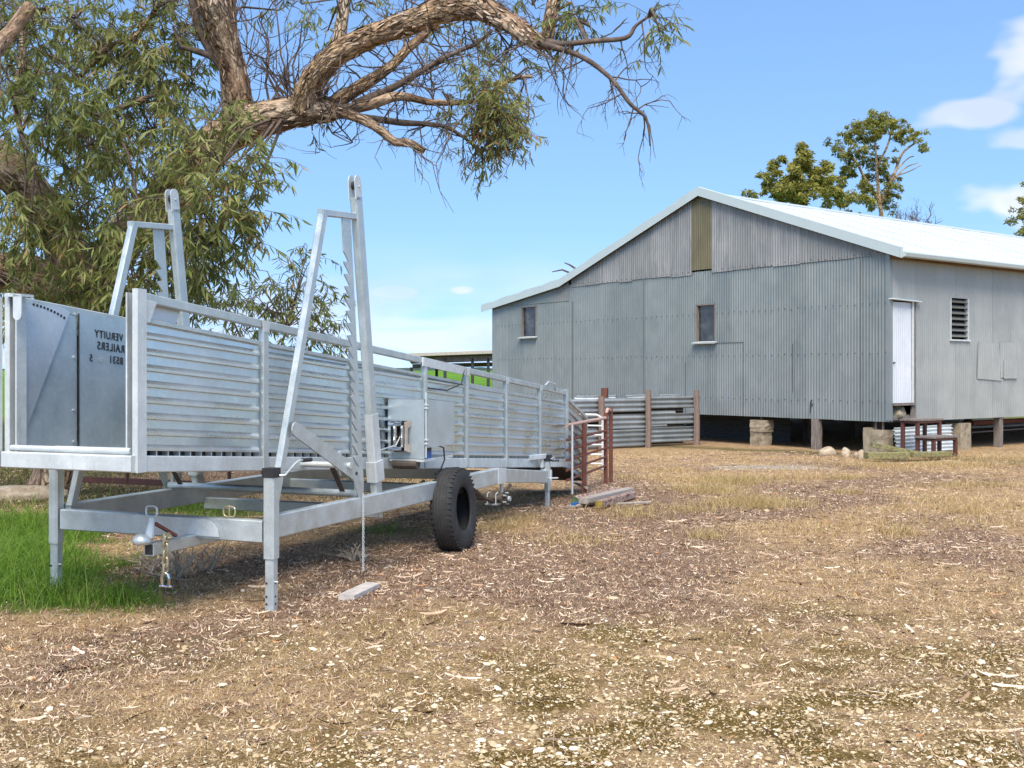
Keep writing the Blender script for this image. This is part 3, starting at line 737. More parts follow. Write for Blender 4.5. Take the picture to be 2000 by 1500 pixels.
mb.tube([c+Vector((.026,0,-.05)), c+Vector((.03,0,.01)), c+Vector((.02,0,.035)), c+Vector((0,0,.045)), c+Vector((-.02,0,.035)), c+Vector((-.03,0,.01)), c+Vector((-.026,0,-.05))], .0095, 8)
mb.tube([c+Vector((.05,0,-.045)), c+Vector((-.045,0,-.045))], .008, 8)
P_('shackle', mb, CHROME).parent = sc
# fine chain hanging from the near beam
mb = MB()
for k in range(34): loop(mb, T(1.22, -.022, .66-k*.0175), (0,0,1), (1,0,0) if k % 2 else (0,1,0), .0125, .0075, .0028, 8)
P_('drop_chain', mb, GALV_WHITE)
# winch box on the near side with fairlead rollers, side door and cable
W0, W1, WB0, WB1 = 2.44, 3.05, .05, .41
zt_, zb_ = 1.383, .85
wb = P_('winch_box', MB().prism([T(W0, WB0, zb_), T(W0, WB1, zb_), T(W0, WB1, zt_), T(W0, WB0, zt_)], (0, .012, 0)).prism([T(W0, WB0, zt_), T(W0, WB1, zt_), T(W1, WB1, zt_-.045), T(W1, WB0, zt_-.045)], (0, 0, -.006)).box(T((W0+W1)/2, WB1, 1.1), (.006, W1-W0, .5)), GALV_FLAT)
P_('box_door', MB().prism([T(W0+.035, WB0-.012, .948), T(W1, WB0-.012, .944), T(W1, WB0-.012, 1.338), T(W0+.035, WB0-.012, 1.378)], (-.012, 0, 0)), GALV_FLAT).parent = wb
P_('box_hinge_rod', MB().tube([T(W0+.012, WB0-.012, .86), T(W0+.012, WB0-.012, 1.44)], .007, 8), GALV_WHITE).parent = wb
mb = MB()
for z in (1.33, 1.30, 1.02, .985): mb.tube([T(W0+.012, WB0-.012, z-.008), T(W0+.012, WB0-.012, z+.008)], .016, 8); mb.bar(T(W0-.01, WB0-.014, z), T(W0+.05, WB0-.018, z), .012, .010)
P_('box_hinges', mb, GALV_WHITE).parent = wb
for z in (1.165, .935): P_('fairlead_roller', MB().tube([T(W0-.06, WB0+.185, z), T(W0-.06, WB1-.045, z)], .026, 14), CHROME).parent = wb
for b in (.31, .235): P_('fairlead_roller', MB().tube([T(W0-.05, b, .95), T(W0-.05, b, 1.15)], .020, 14), CHROME).parent = wb
P_('fairlead_frame', MB().box(T(W0-.012, .29, 1.05), (.165, .02, .27)), DARK).parent = wb
P_('fairlead_bracket', MB().prism([T(W0-.005, .19, 1.19), T(W0-.085, .205, 1.175), T(W0-.075, .205, 1.10), T(W0-.075, .205, 1.0), T(W0-.085, .205, .925), T(W0-.005, .19, .90), T(W0-.005, .19, .96), T(W0-.045, .20, .985), T(W0-.045, .20, 1.12), T(W0-.005, .19, 1.14)], (.012, 0, 0)), COPPER).parent = wb
P_('winch_cable', MB().tube([T(W0-.02, .275, 1.05), T(W0-.25, .2, .985), T(1.56, .09, .96)], .006, 6), GALV_WHITE).parent = wb
P_('box_shelf', MB().box(T(W0+.30, .22, .835), (.34, .62, .02)), GALV_WHITE).parent = wb
P_('battery', MB().box(T(W0+.12, .12, .875), (.10, .14, .07)), BLUE).parent = wb
P_('battery_top', MB().box(T(W0+.12, .12, .93), (.10, .14, .035)), DARK).parent = wb
P_('battery_cable', MB().tube([T(W0+.30, .06, .95), T(W0+.36, .03, .93), T(W0+.36, .02, .82), T(W0+.30, .03, .74), T(W0+.24, .06, .70)], .008, 6), DARK).parent = wb
P_('winch_motor', MB().tube([T(W0+.02, .12, .80), T(W0+.02, .36, .80)], .045, 12), GREYAXLE).parent = wb
P_('cable_loop', MB().tube([T(3.22, BR-.03, 1.47), T(3.6, BR-.06, 1.44), T(3.95, BR-.06, 1.5), T(4.1, BR-.03, 1.66), T(4.0, BR-.0, 1.71)], .007, 6), DARK)
P_('control_pendant_cover', MB().bar(T(3.12, BR-.031, zt(3.12)-.045), T(4.12, BR-.031, zt(4.12)-.045), .012, .085), GALV_WHITE)
P_('wire_hook', MB().tube([T(6.55, BR-.03, zt(6.55)), T(6.65, BR-.04, zt(6.6)+.05), T(6.9, BR-.04, zt(6.9)+.04), T(6.95, BR-.03, zt(6.95)-.03)], .010, 6), GALV_WHITE)
# axle with bare hubs
AX, AZ = 4.82, .245
P_('axle', MB().tube([T(AX, .30, AZ), T(AX, CL-.30, AZ)], .032, 10), GREYAXLE)
for b, sg in ((.25, -1), (CL-.25, 1)):
    h = P_('hub', MB().tube([T(AX, b-sg*.05, AZ), T(AX, b-sg*.012, AZ), T(AX, b-sg*.010, AZ), T(AX, b+sg*.006, AZ), T(AX, b+sg*.008, AZ), T(AX, b+sg*.05, AZ)], [.045, .05, .085, .085, .04, .036], 16), GREYAXLE)
    mb = MB()
    for k in range(5):
        a = 2*math.pi*k/5; mb.tube([T(AX+.06*math.cos(a), b, AZ+.06*math.sin(a)), T(AX+.06*math.cos(a), b+sg*.045, AZ+.06*math.sin(a))], .011, 6)
    P_('wheel_studs', mb, GALV).parent = h
    P_('grease_cap', MB().tube([T(AX, b+sg*.05, AZ), T(AX, b+sg*.075, AZ)], .028, 10), GALV_WHITE).parent = h
    bb = b - sg*.13
    P_('leaf_spring', MB().tube([T(AX-.55, bb, .40), T(AX-.25, bb, .27), T(AX, bb, .205), T(AX+.25, bb, .25), T(AX+.5, bb, .34)], .024, 6), GREYAXLE)
    for k in (-.05, .05):
        mb = MB().tube([T(AX-.045, bb+k, .17), T(AX-.045, bb+k, .29), T(AX, bb+k, .305), T(AX+.045, bb+k, .29), T(AX+.045, bb+k, .17)], .007, 6); P_('u_bolt', mb, GALV_WHITE)
    P_('spring_plate', MB().box(T(AX, bb, .18), (.14, .12, .014)), GALV)
# tail jack
jb, js = .30, 6.36
P_('tail_jack', MB().bar(T(js, jb, .18), T(js, jb, .56), .065, .065, up=(0,1,0), ch=.01), GALV)
P_('jack_foot', MB().bar(T(js, jb, -.03), T(js, jb, .22), .05, .05, up=(0,1,0)), GALV)
P_('jack_cap', MB().box(T(js, jb, .575), (.09, .08, .075)), DARK)
P_('jack_clamp', MB().prism([T(js-.08, jb+.06, .45), T(js+.01, jb-.045, .43), T(js+.01, jb-.045, .28), T(js-.08, jb+.06, .26)], (0, .03, 0)), GALV_WHITE)
P_('jack_pin', MB().bar(T(js-.05, jb-.02, .335), T(js+.02, jb-.13, .335), .014, .014), GALV_WHITE)
c = P_('jack_crank', MB().tube([T(js, jb-.04, .56), T(js+.03, jb-.075, .585), T(js+.03, jb-.08, .55)], .009, 6), GALV); P_('jack_grip', MB().tube([T(js+.02, jb-.05, .545), T(js+.06, jb-.13, .545)], .014, 8), DARK).parent = c
P_('jack_arm', MB().bar(T(6.0, BR-.02, .60), T(js-.02, jb+.02, .60), .04, .06), GALV_WHITE)
P_('jack_bracket', MB().box(T(js-.08, jb+.04, .53), (.03, .05, .13)), GALV_WHITE)

# ================================================================== LOOSE TYRE
RUB = MT('worn_rubber'); v = RUB.coord('Object'); a = RUB.noise(v, 9, 6, .65)
RUB.set(RUB.ramp(a, [(.3, (.022,.022,.023)), (.62, (.045,.044,.042)), (.8, (.085,.078,.068))]), .72, 0, .35).bump(RUB.noise(v, 60, 4), .25, .004)
TY = thing('loose_tyre', 'worn black off-road tyre without a rim, standing against the ramp chassis', 'tyre', (-.505, 10.06, -.012), -R(16.5))
Ro, Rb, Wt = .378, .196, .225
prof = [(Rb, -.085), (Rb+.012, -.098), (Rb+.05, -.108), (Rb+.11, -.112), (Ro-.045, -.106), (Ro-.018, -.094), (Ro-.004, -.07), (Ro, -.035), (Ro, .035), (Ro-.004, .07), (Ro-.018, .094), (Ro-.045, .106), (Rb+.11, .112), (Rb+.05, .108), (Rb+.012, .098), (Rb, .085), (Rb+.02, .075), (Rb+.08, .095), (Ro-.03, .07), (Ro-.022, 0), (Ro-.03, -.07), (Rb+.08, -.095), (Rb+.02, -.075)]
NS = 72; vs = []; fs = []; npf = len(prof)
for i in range(NS):
    a = 2*math.pi*i/NS
    for (r_, x_) in prof: vs.append((x_, r_*math.sin(a), Ro + r_*math.cos(a)))
for i in range(NS):
    for j in range(npf):
        fs.append((i*npf+j, i*npf+(j+1) % npf, ((i+1) % NS)*npf+(j+1) % npf, ((i+1) % NS)*npf+j))
lean = Matrix.Rotation(R(-4), 4, 'Y')
cas = MB().add([lean @ Vector(p) for p in vs], fs).build('casing', RUB.m, TY, True)
lug = MB().prism([(-.012, -.011, 0), (.050, -.009, .004), (.050, .009, .004), (-.012, .011, 0)], (0, 0, .010)).mesh('tread_lug'); lug.materials.append(RUB.m)
for i in range(46):
    for sd_ in (-1, 1):
        a = 2*math.pi*(i+(.5 if sd_ > 0 else 0))/46
        o = link('tread_lug', lug, RUB.m, TY)
        M_ = lean @ Matrix.Translation((0, 0, Ro)) @ Matrix.Rotation(-a, 4, 'X') @ Matrix.Translation((sd_*.052, 0, Ro-.010)) @ Matrix.Rotation(R(10)*sd_, 4, 'Y')
        if sd_ < 0: M_ = M_ @ Matrix.Rotation(math.pi, 4, 'Z')
        o.matrix_local = M_
mb = MB()
for k in (-.045, -.015, .015, .045):
    pts = [lean @ Vector((k, (Ro+.001)*math.sin(2*math.pi*i/60), Ro+(Ro+.001)*math.cos(2*math.pi*i/60))) for i in range(61)]
    mb.tube(pts, .008, 4, False)
mb.build('tread_rib', RUB.m, TY)
# ================================================================== WOOL SHED
# local frame: x runs back along the long side, y left along the gable, z up
SH_ANG = math.atan2(.597, .802)
SHX, SHY = 7.92, 23.1
SH = thing('corrugated_shed', 'large grey corrugated iron shearing shed on stumps with a pale metal roof', 'shed', (SHX, SHY, 0), SH_ANG)
WZ = .60                                  # bottom of the wall sheets
LEN = 18.0
def gtop(y):                              # underside of the roof along the gable
    return float(np.interp(y, [-.6, 0, 5.35, 10.8, 14.35, 14.9], [3.98, 4.19, 6.08, 4.17, 3.68, 3.60]))
def wallmat(name, c0, c1, streak, contrast=.5, rough=.5, metal=.35):
    m = MT(name); v = m.coord('Object'); vs = m.coord('Object', (9, 9, .5)); a = m.noise(v, 1.6, 6, .6); st = m.noise(vs, 2.2, 6, .65); f = m.noise(v, 38, 3)
    c = m.ramp(a, [(.3, c0), (.7, c1)]); c = m.mix(m.rng(st, .46, .70, 0, contrast), c, streak)
    c = m.mix(m.rng(f, .55, .8, 0, .25), c, tuple(x*1.3 for x in c1))
    m.set(c, m.rng(a, .3, .7, rough-.06, rough+.12), metal).bump(m.noise(v, 5, 4), .12, .02); return m.m
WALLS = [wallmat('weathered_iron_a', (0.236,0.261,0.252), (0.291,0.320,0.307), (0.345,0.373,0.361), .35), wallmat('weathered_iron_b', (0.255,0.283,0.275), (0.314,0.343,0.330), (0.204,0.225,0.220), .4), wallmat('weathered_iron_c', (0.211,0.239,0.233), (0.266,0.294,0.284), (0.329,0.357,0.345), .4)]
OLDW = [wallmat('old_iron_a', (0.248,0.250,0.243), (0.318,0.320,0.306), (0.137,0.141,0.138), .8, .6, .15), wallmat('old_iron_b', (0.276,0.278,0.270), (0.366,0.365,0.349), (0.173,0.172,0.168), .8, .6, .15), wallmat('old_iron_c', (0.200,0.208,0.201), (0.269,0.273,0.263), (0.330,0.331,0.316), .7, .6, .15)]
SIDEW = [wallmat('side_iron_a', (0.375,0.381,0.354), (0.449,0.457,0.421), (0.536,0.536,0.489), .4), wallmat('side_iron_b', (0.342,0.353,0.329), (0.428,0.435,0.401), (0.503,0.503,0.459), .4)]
SKYL = wallmat('fibreglass_sheet', (0.128,0.110,0.055), (0.187,0.163,0.090), (0.076,0.066,0.035), .5, .5, 0.)
ROOFM = MT('pale_metal_roof'); v = ROOFM.coord('Object'); ROOFM.set(ROOFM.ramp(ROOFM.noise(v, .7, 5), [(.3, (.54,.59,.60)), (.7, (.63,.675,.68))]), .38, .25); ROOFM = ROOFM.m
TRIM = plain('pale_green_grey_trim', (.50,.57,.56), .45, 0, .04, 2, .02)
TIMB = MT('old_grey_timber'); v = TIMB.coord('Object', (14, 14, 1.6)); a = TIMB.noise(v, 3, 6, .65); TIMB.set(TIMB.ramp(a, [(.3, (.10,.080,.064)), (.55, (.24,.20,.17)), (.75, (.36,.31,.27))]), .9).bump(a, .6, .01); TIMB = TIMB.m
BRWN = MT('brown_beam_timber'); v = BRWN.coord('Object', (1, 9, 9)); a = BRWN.noise(v, 3, 6, .65); BRWN.set(BRWN.ramp(a, [(.3, (.10,.06,.03)), (.7, (.26,.17,.09))]), .85).bump(a, .5, .01); BRWN = BRWN.m
CONC = MT('weathered_concrete'); v = CONC.coord('World'); a = CONC.noise(v, 7, 7, .7); CONC.set(CONC.ramp(a, [(.28, (.15,.115,.07)), (.5, (.35,.285,.19)), (.75, (.48,.41,.30))]), .92).bump(CONC.noise(v, 22, 6, .7), .8, .02); CONC = CONC.m
DARKIN = plain('dark_interior', (.012,.011,.010), .9, var=.2)  # near black stands in for the unlit space behind openings
GLASS = MT('dusty_glass'); gv = GLASS.coord('Object'); gn = GLASS.noise(gv, 2.2, 5, .6)
GLASS.set(GLASS.ramp(gn, [(.42, (.018,.020,.024)), (.52, (.05,.053,.06)), (.68, (.13,.13,.14))]), GLASS.rng(gn, .4, .7, .08, .35), 0, .8); GLASS = GLASS.m

PITCH = .0762
def corr(axis, u0, u1, z0f, z1f, off, amp=.0085, holes=(), nper=6, rows=1):
    """corrugated sheet in plane axis ('g' gable: u=y facing -x, 's' side: u=x facing -y)"""
    mb = MB(); du = PITCH/nper
    us = [u0]
    k = math.ceil(u0/du + 1e-6)
    while k*du < u1 - 1e-6: us.append(k*du); k += 1
    us.append(u1)
    for h_ in holes:
        for e in (h_[0], h_[1]):
            if u0 < e < u1: us += [e]
    us = sorted(set(us))
    def pt(u, z):
        d = off + amp*math.sin(2*math.pi*u/PITCH)
        return (-d, u, z) if axis == 'g' else (u, -d, z)
    for a, b in zip(us[:-1], us[1:]):
        segs = [(z0f(a), z0f(b), z1f(a), z1f(b))]; c = (a+b)/2
        for (h0, h1, hz0, hz1) in holes:
            if h0 < c < h1:
                n = []
                for (p0, p1, q0, q1) in segs: n += [(p0, p1, hz0, hz0), (hz1, hz1, q0, q1)]
                segs = n
        for (p0, p1, q0, q1) in segs:
            if q0 <= p0 + 1e-4 and q1 <= p1 + 1e-4: continue
            mb.add([pt(a, p0), pt(b, p1), pt(b, q1), pt(a, q0)], [(0,1,2,3)])
    return mb
def Sh(name, mb, mat, parent=SH, smooth=False): return mb.build(name, mat, parent, smooth)
WIN = [(12.04, 12.77, 2.72, 3.64), (4.89, 5.54, 2.40, 3.34)]
const = lambda z: (lambda u: z)
rnd = random.Random(3)
# lower gable sheets
cuts = [0]
while cuts[-1] < 14.3-.5: cuts.append(min(14.3, cuts[-1]+rnd.choice([.686, .686, .762, .838])))
cuts[-1] = 14.3
for i in range(len(cuts)-1):
    a, b = cuts[i], cuts[i+1]+(.03 if i < len(cuts)-2 else 0)
    jog = rnd.uniform(-.004, .004)
    hz = [h_ for h_ in WIN if h_[0] < b and h_[1] > a]
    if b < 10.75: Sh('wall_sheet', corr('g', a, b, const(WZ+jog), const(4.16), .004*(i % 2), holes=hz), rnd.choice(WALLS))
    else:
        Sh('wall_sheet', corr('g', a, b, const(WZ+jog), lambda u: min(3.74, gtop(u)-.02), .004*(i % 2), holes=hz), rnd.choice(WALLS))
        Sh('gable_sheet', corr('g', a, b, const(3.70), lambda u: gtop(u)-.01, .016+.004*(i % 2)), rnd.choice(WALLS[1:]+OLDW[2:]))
# two lapped repair sheets
Sh('repair_sheet', corr('g', 3.98, 4.86, const(.604), const(2.36), .014), WALLS[1]); Sh('repair_sheet', corr('g', 10.36, 11.2, const(.604), const(3.68), .012), WALLS[0])
# older upper gable sheets, and one brown fibreglass sheet under the ridge
edges_ = [.10, .86, 1.40, 2.30, 3.05, 3.75, 4.30, 4.99]
for i in range(len(edges_)-1):
    Sh('gable_sheet', corr('g', edges_[i], edges_[i+1]+.02, const(4.105+rnd.uniform(-.015, .02)), lambda u: gtop(u)-.01, .022+.005*(i % 2)), OLDW[(i*2+1) % 3] if i > 2 else OLDW[2])
Sh('skylight_sheet', corr('g', 4.985, 5.675, const(4.20), lambda u: gtop(u)-.01, .019), SKYL)
edges_ = [5.67, 6.42, 7.1, 7.85, 8.35, 9.2, 9.75, 10.40]
for i in range(len(edges_)-1):
    Sh('gable_sheet', corr('g', edges_[i], edges_[i+1]+.02, const(4.10+rnd.uniform(-.02, .02)), lambda u: gtop(u)-.01, .022+.005*(i % 2)), OLDW[i % 3])
LAP = plain('lap_edge_shadow_grey', (.075,.08,.082), .8)  # dark strips along lap edges, their shadow line put into the colour
for (y_, z0, z1) in ((.70, .61, 4.08), (4.0, .61, 2.37), (10.36, .61, 3.68), (7.42, .61, 4.08), (2.52, 1.2, 2.3), (5.9, .61, 1.9)): Sh('lap_edge_shade', MB().box((-.0165, y_, (z0+z1)/2), (.006, .011, z1-z0)), LAP)
Sh('lap_edge_shade', MB().box((-.022, 4.43, 2.365), (.008, .86, .012)), LAP)
mb = MB()
for z in (1.02, 2.05, 3.1, 4.16):
    for k in range(int(14.2/(PITCH*2.5))):
        y = .08+k*PITCH*2.5
        if z < 4 or y < 10.3: mb.box((-.030 if z > 4 else -.017, y, z+rnd.uniform(-.02, .02)), (.012, .016, .016))
o = Sh('wall_screws', mb, DARK); o['kind'] = 'stuff'
# corner flashings
Sh('corner_flashing', MB().box((-.012, .03, 2.40), (.012, .10, 3.55)).box((.035, -.012, 2.40), (.105, .012, 3.55)), WALLS[1])
# side wall
DOOR = (.09, .84, .98, 3.16); VENT = (2.28, 2.96, 2.38, 3.30)
x = .03; i = 0
while x < LEN:
    x2 = min(LEN, x+(.762 if i else .93))
    hz = [h_ for h_ in ((DOOR[0]-.02, DOOR[1]+.11, WZ-.1, DOOR[3]), VENT) if h_[0] < x2+.03 and h_[1] > x]
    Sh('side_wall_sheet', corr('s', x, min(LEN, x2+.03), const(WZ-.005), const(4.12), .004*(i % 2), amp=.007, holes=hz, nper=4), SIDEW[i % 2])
    x = x2; i += 1
# patch of crooked sheets nailed over the side wall
for (x0, x1, z0, z1, t, of) in ((3.32, 4.35, 1.50, 2.36, .05, .022), (4.28, 5.0, 1.52, 2.34, -.02, .03), (4.42, 5.02, 1.50, 1.93, 0, .04)):
    o = Sh('patch_sheet', corr('s', 0, x1-x0, const(0), const(z1-z0), of, amp=.007, nper=4), SIDEW[0]); o.location = (x0, 0, z0); o.rotation_euler = (0, t, 0)
# door leaf, frame, hood and the opening beneath it
DOORM = wallmat('white_door_iron', (.62,.65,.68), (.76,.78,.80), (.50,.55,.58), .4, .5, .1)
d0, d1, dz0, dz1 = DOOR
dr = Sh('door', corr('s', d0+.01, d1-.04, const(1.45), const(dz1-.03), -.015, amp=.006, nper=4), DOORM)
Sh('door_lower_sheet', corr('s', d0+.01, d1-.04, const(dz0+.01), const(1.47), -.010, amp=.006, nper=4), DOORM, dr)
Sh('door_handle', MB().tube([(d0+.07, -.03, 1.84), (d0+.07, .02, 1.84)], .016, 8), DARK, dr)
Sh('door_stile', MB().box((d1-.02, -.012, (dz0+dz1)/2), (.05, .03, dz1-dz0-.02)), GALV_WHITE, dr)
fr = Sh('door_frame', MB().box((d1+.055, .005, 1.87), (.06, .05, 2.55)).box((d0-.005, .012, 1.87), (.03, .05, 2.55)), TIMB)
Sh('door_hood', MB().box((.50, -.05, dz1+.012), (1.05, .11, .025), Matrix.Rotation(R(1.5), 3, 'Y')), GALV_WHITE, fr)
Sh('door_sill', MB().box((.47, -.01, dz0-.02), (.80, .09, .04)), TIMB, fr)
Sh('brace_board', MB().box((.83, .0, .80), (.10, .03, .34), Matrix.Rotation(R(6), 3, 'Y')), TIMB, fr)
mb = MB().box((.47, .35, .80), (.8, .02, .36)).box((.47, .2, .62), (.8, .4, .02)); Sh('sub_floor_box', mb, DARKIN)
def rock(name, c, size, mat, seed, parent=None, sub=3, rough=.22):
    import bmesh
    bm = bmesh.new(); bmesh.ops.create_icosphere(bm, subdivisions=sub, radius=1)
    for v_ in bm.verts:
        q = v_.co*1.3 + Vector((seed*7.1, seed*3.3, 0)); n_ = mnoise.fractal(q, .9, 2.0, 4)
        v_.co *= 1 + rough*n_; v_.co.z = max(v_.co.z, -.55); v_.co = Vector((v_.co.x*size[0], v_.co.y*size[1], v_.co.z*size[2]))
    me = bpy.data.meshes.new(name); bm.to_mesh(me); bm.free(); me.polygons.foreach_set('use_smooth', [True]*len(me.polygons))
    o = link(name, me, mat, parent); o.location = c; o.rotation_euler = (0, 0, seed*1.7); return o
LIMEST = MT('tan_limestone'); v = LIMEST.coord('World'); a = LIMEST.noise(v, 9, 6, .65); LIMEST.set(LIMEST.ramp(a, [(.3, (.27,.19,.11)), (.55, (.47,.37,.25)), (.75, (.62,.54,.42))]), .9).bump(LIMEST.noise(v, 30, 5), .6, .02); LIMEST = LIMEST.m
rock('bagged_stone', (.34, .14, .73), (.20, .12, .13), CONC, 3, SH); rock('bagged_stone', (.60, .16, .75), (.20, .12, .17), CONC, 4, SH); rock('bagged_stone', (.50, .22, .90), (.12, .08, .09), CONC, 5, SH)
# louvre vent
vt = Sh('louvre_frame', MB().box((VENT[0]-.012, .03, (VENT[2]+VENT[3])/2), (.03, .10, VENT[3]-VENT[2])).box((VENT[1]+.012, .03, (VENT[2]+VENT[3])/2), (.03, .10, VENT[3]-VENT[2])).box(((VENT[0]+VENT[1])/2, -.015, VENT[2]-.02), (.80, .06, .035)), GALV_WHITE)
Sh('louvre_backing', MB().box(((VENT[0]+VENT[1])/2, .14, (VENT[2]+VENT[3])/2), (.72, .01, .98)), DARKIN, vt)
lv = MB().box((0, 0, 0), (.68, .11, .010), Matrix.Rotation(R(42), 3, 'X')).mesh('louvre_blade')
LOUV = plain('grey_louvre', (.19,.19,.17), .5, .2, .15)
lv.materials.append(LOUV)
for k in range(7):
    o = link('louvre_blade', lv, LOUV, vt); o.location = ((VENT[0]+VENT[1])/2, .035, VENT[2]+.09+k*.128)
# gable windows
for (y0, y1, z0, z1) in WIN:
    yc, zc = (y0+y1)/2, (z0+z1)/2
    fr = Sh('window', MB().box((.03, y1-.02, zc), (.10, .045, z1-z0)).box((.03, y0+.015, zc), (.10, .03, z1-z0)).box((.03, yc, z1-.015), (.10, y1-y0, .03)), TIMB)
    Sh('pane', MB().box((.055, yc, zc), (.006, y1-y0-.05, z1-z0-.03)), GLASS, fr)
    Sh('sill', MB().box((-.045, yc+.01, z0-.015), (.15, y1-y0+.10, .035), Matrix.Rotation(R(-12), 3, 'Y')), GALV_WHITE, fr)
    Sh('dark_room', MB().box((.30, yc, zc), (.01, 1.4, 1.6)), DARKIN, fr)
# interior: floor, back walls so the shed is solid
Sh('floor_deck', MB().box((LEN/2, 7.15, .70), (LEN-.1, 14.2, .06)), TIMB)
Sh('far_wall', MB().prism([(LEN, 0, WZ), (LEN, 14.3, WZ), (LEN, 14.3, 3.68), (LEN, 10.8, 4.17), (LEN, 5.35, 6.08), (LEN, 0, 4.19)], (.01, 0, 0)).box((LEN/2, 14.3, 2.14), (LEN, .01, 3.06)), WALLS[0])
mb = MB()
for y in (.0, 2.4, 4.8, 7.2, 9.6, 12, 14.2): mb.bar((.06, y+.06, .645), (LEN, y+.06, .645), .05, .10)
Sh('floor_bearer', mb, TIMB)
Sh('bottom_plate', MB().bar((.05, .05, .655), (.05, 14.25, .655), .05, .10).bar((.05, .05, .655), (LEN, .05, .655), .05, .10), TIMB)
# roof
RX0, RX1 = -.14, LEN+.14
def roof_pt(y, d=0): return gtop(y)+.045+d
def rsheet(x0, x1, ya, yb, n):
    mb = MB(); cols = []
    sl = (roof_pt(yb)-roof_pt(ya))/(yb-ya)
    k = int(round((x1-x0)/PITCH*n))
    for i in range(k+1):
        x_ = x0+(x1-x0)*i/k; cols.append((x_, .009*math.sin(2*math.pi*x_/PITCH)))
    vs = []
    for (x_, d) in cols: vs += [(x_, ya, roof_pt(ya)+d), (x_, yb, roof_pt(ya)+sl*(yb-ya)+d)]
    mb.add(vs, [(2*i, 2*i+2, 2*i+3, 2*i+1) for i in range(k)]); return mb
x = RX0; i = 0
while x < RX1-.05:
    x2 = min(RX1, x+.762); o = Sh('roof_sheet', rsheet(x, x2+.02, -.33, 5.35, 4), ROOFM); o.location.z = .003*(i % 2); x = x2; i += 1
Sh('rear_roof_slope', rsheet(RX0, RX1, 5.35, 10.82, 3), ROOFM); Sh('skillion_roof', rsheet(RX0, RX1, 10.75, 14.66, 3), ROOFM)
Sh('ridge_cap', MB().prism([(RX0, 5.10, roof_pt(5.10)+.02), (RX0, 5.35, roof_pt(5.35)+.035), (RX0, 5.60, roof_pt(5.60)+.02), (RX0, 5.60, roof_pt(5.60)+.012), (RX0, 5.35, roof_pt(5.35)+.025), (RX0, 5.10, roof_pt(5.10)+.012)], (RX1-RX0, 0, 0)), ROOFM)
mb = MB()
for r in range(7):
    y = -.2+r*.9
    for k in range(int((RX1-RX0)/(PITCH*3))):
        x_ = RX0+.08+k*PITCH*3; mb.box((x_, y, roof_pt(y)+.014), (.014, .014, .010))
o = Sh('roof_screws', mb, plain('screw_grey', (.30,.32,.34), .5)); o['kind'] = 'stuff'
# barge capping following the gable, slightly wavering along the left rake
bl = [(-.36, gtop(-.36)), (5.35, 6.085), (10.8, 4.175), (14.70, 3.625)]
for (p, q) in zip(bl[:-1], bl[1:]):
    n = 10; mb = MB(); vs = []
    for i in range(n+1):
        t = i/n; y = p[0]+(q[0]-p[0])*t; z = p[1]+(q[1]-p[1])*t; wv = (.018*math.sin(i*2.1)*(0 < i < n)) if p[0] > 5 else 0
        vs += [(RX0-.012, y, z-.055), (RX0-.012, y, z+.165+wv), (RX0+.10, y, z+.172+wv), (RX0+.004, y, z-.055)]
    fs = []
    for i in range(n):
        a, b = 4*i, 4*i+4; fs += [(a, b, b+1, a+1), (a+1, b+1, b+2, a+2), (a, a+3, b+3, b)]
    fs += [(0,1,2,3), (4*n, 4*n+3, 4*n+2, 4*n+1)]
    mb.add(vs, fs); Sh('barge_capping', mb, TRIM)
Sh('barge_end', MB().box((RX0+.03, -.362, gtop(-.36)+.05), (.10, .008, .21)), TRIM)
Sh('gutter', MB().prism([(RX0+.06, -.34, gtop(-.34)+.065), (RX0+.06, -.45, gtop(-.34)+.065), (RX0+.06, -.46, gtop(-.34)+.04), (RX0+.06, -.44, gtop(-.34)-.03), (RX0+.06, -.34, gtop(-.34)-.045)], (RX1-RX0, 0, 0)), TRIM)
Sh('eave_beam', MB().bar((0, -.05, 4.10), (LEN, -.05, 4.10), .09, .16), BRWN)
Sh('soffit', MB().box((LEN/2, -.19, 4.085), (LEN, .30, .012)), BRWN)
Sh('gable_plate', MB().bar((.06, .0, 4.1), (.06, 10.8, 4.1), .05, .1), TIMB)
# stumps and piers
def pier(x_, y_, sx, sy, z1, mat, nm, seed, z0=-.12):
    rr = random.Random(seed); mb = MB(); n = 5; vs = []
    for i in range(n+1):
        z = z0+(z1-z0)*i/n
        for (a, b) in ((-1,-1),(0,-1.04),(1,-1),(1.03,0),(1,1),(0,1.03),(-1,1),(-1.03,0)): vs.append((x_+a*sx/2*(1+rr.uniform(-.05,.05)), y_+b*sy/2*(1+rr.uniform(-.05,.05)), z))
    fs = [(i*8+j, i*8+(j+1) % 8, i*8+8+(j+1) % 8, i*8+8+j) for i in range(n) for j in range(8)] + [tuple(range(7,-1,-1)), tuple(n*8+j for j in range(8))]
    mb.add(vs, fs); return Sh(nm, mb, mat)
p1_ = pier(.10, 3.55, .30, .40, .26, CONC, 'block_pier', 1); pier(.10, 3.53, .33, .44, .52, CONC, 'block_pier', 2, .25)
pier(.06, 1.91, .14, .19, .60, TIMB, 'timber_stump', 3)
pier(.12, .32, .34, .42, .42, CONC, 'concrete_pier', 4, -.12); pier(.03, .52, .20, .16, .46, CONC, 'concrete_pier', 5)
pier(2.85, .16, .42, .36, .50, CONC, 'concrete_pier', 6); pier(4.42, .10, .15, .15, .60, TIMB, 'timber_stump', 7)
for (x_, y_) in ((2.4, 2.0), (2.4, 4.0), (5, 2), (5, 4.5), (2.4, 6.5), (5, 7), (7, .3), (9, .2), (8, 3), (.1, 6.4), (.1, 8.8), (.1, 11.4), (.1, 14.1)): pier(x_, y_, .16, .16, .60, TIMB, 'timber_stump', int(x_*10+y_))
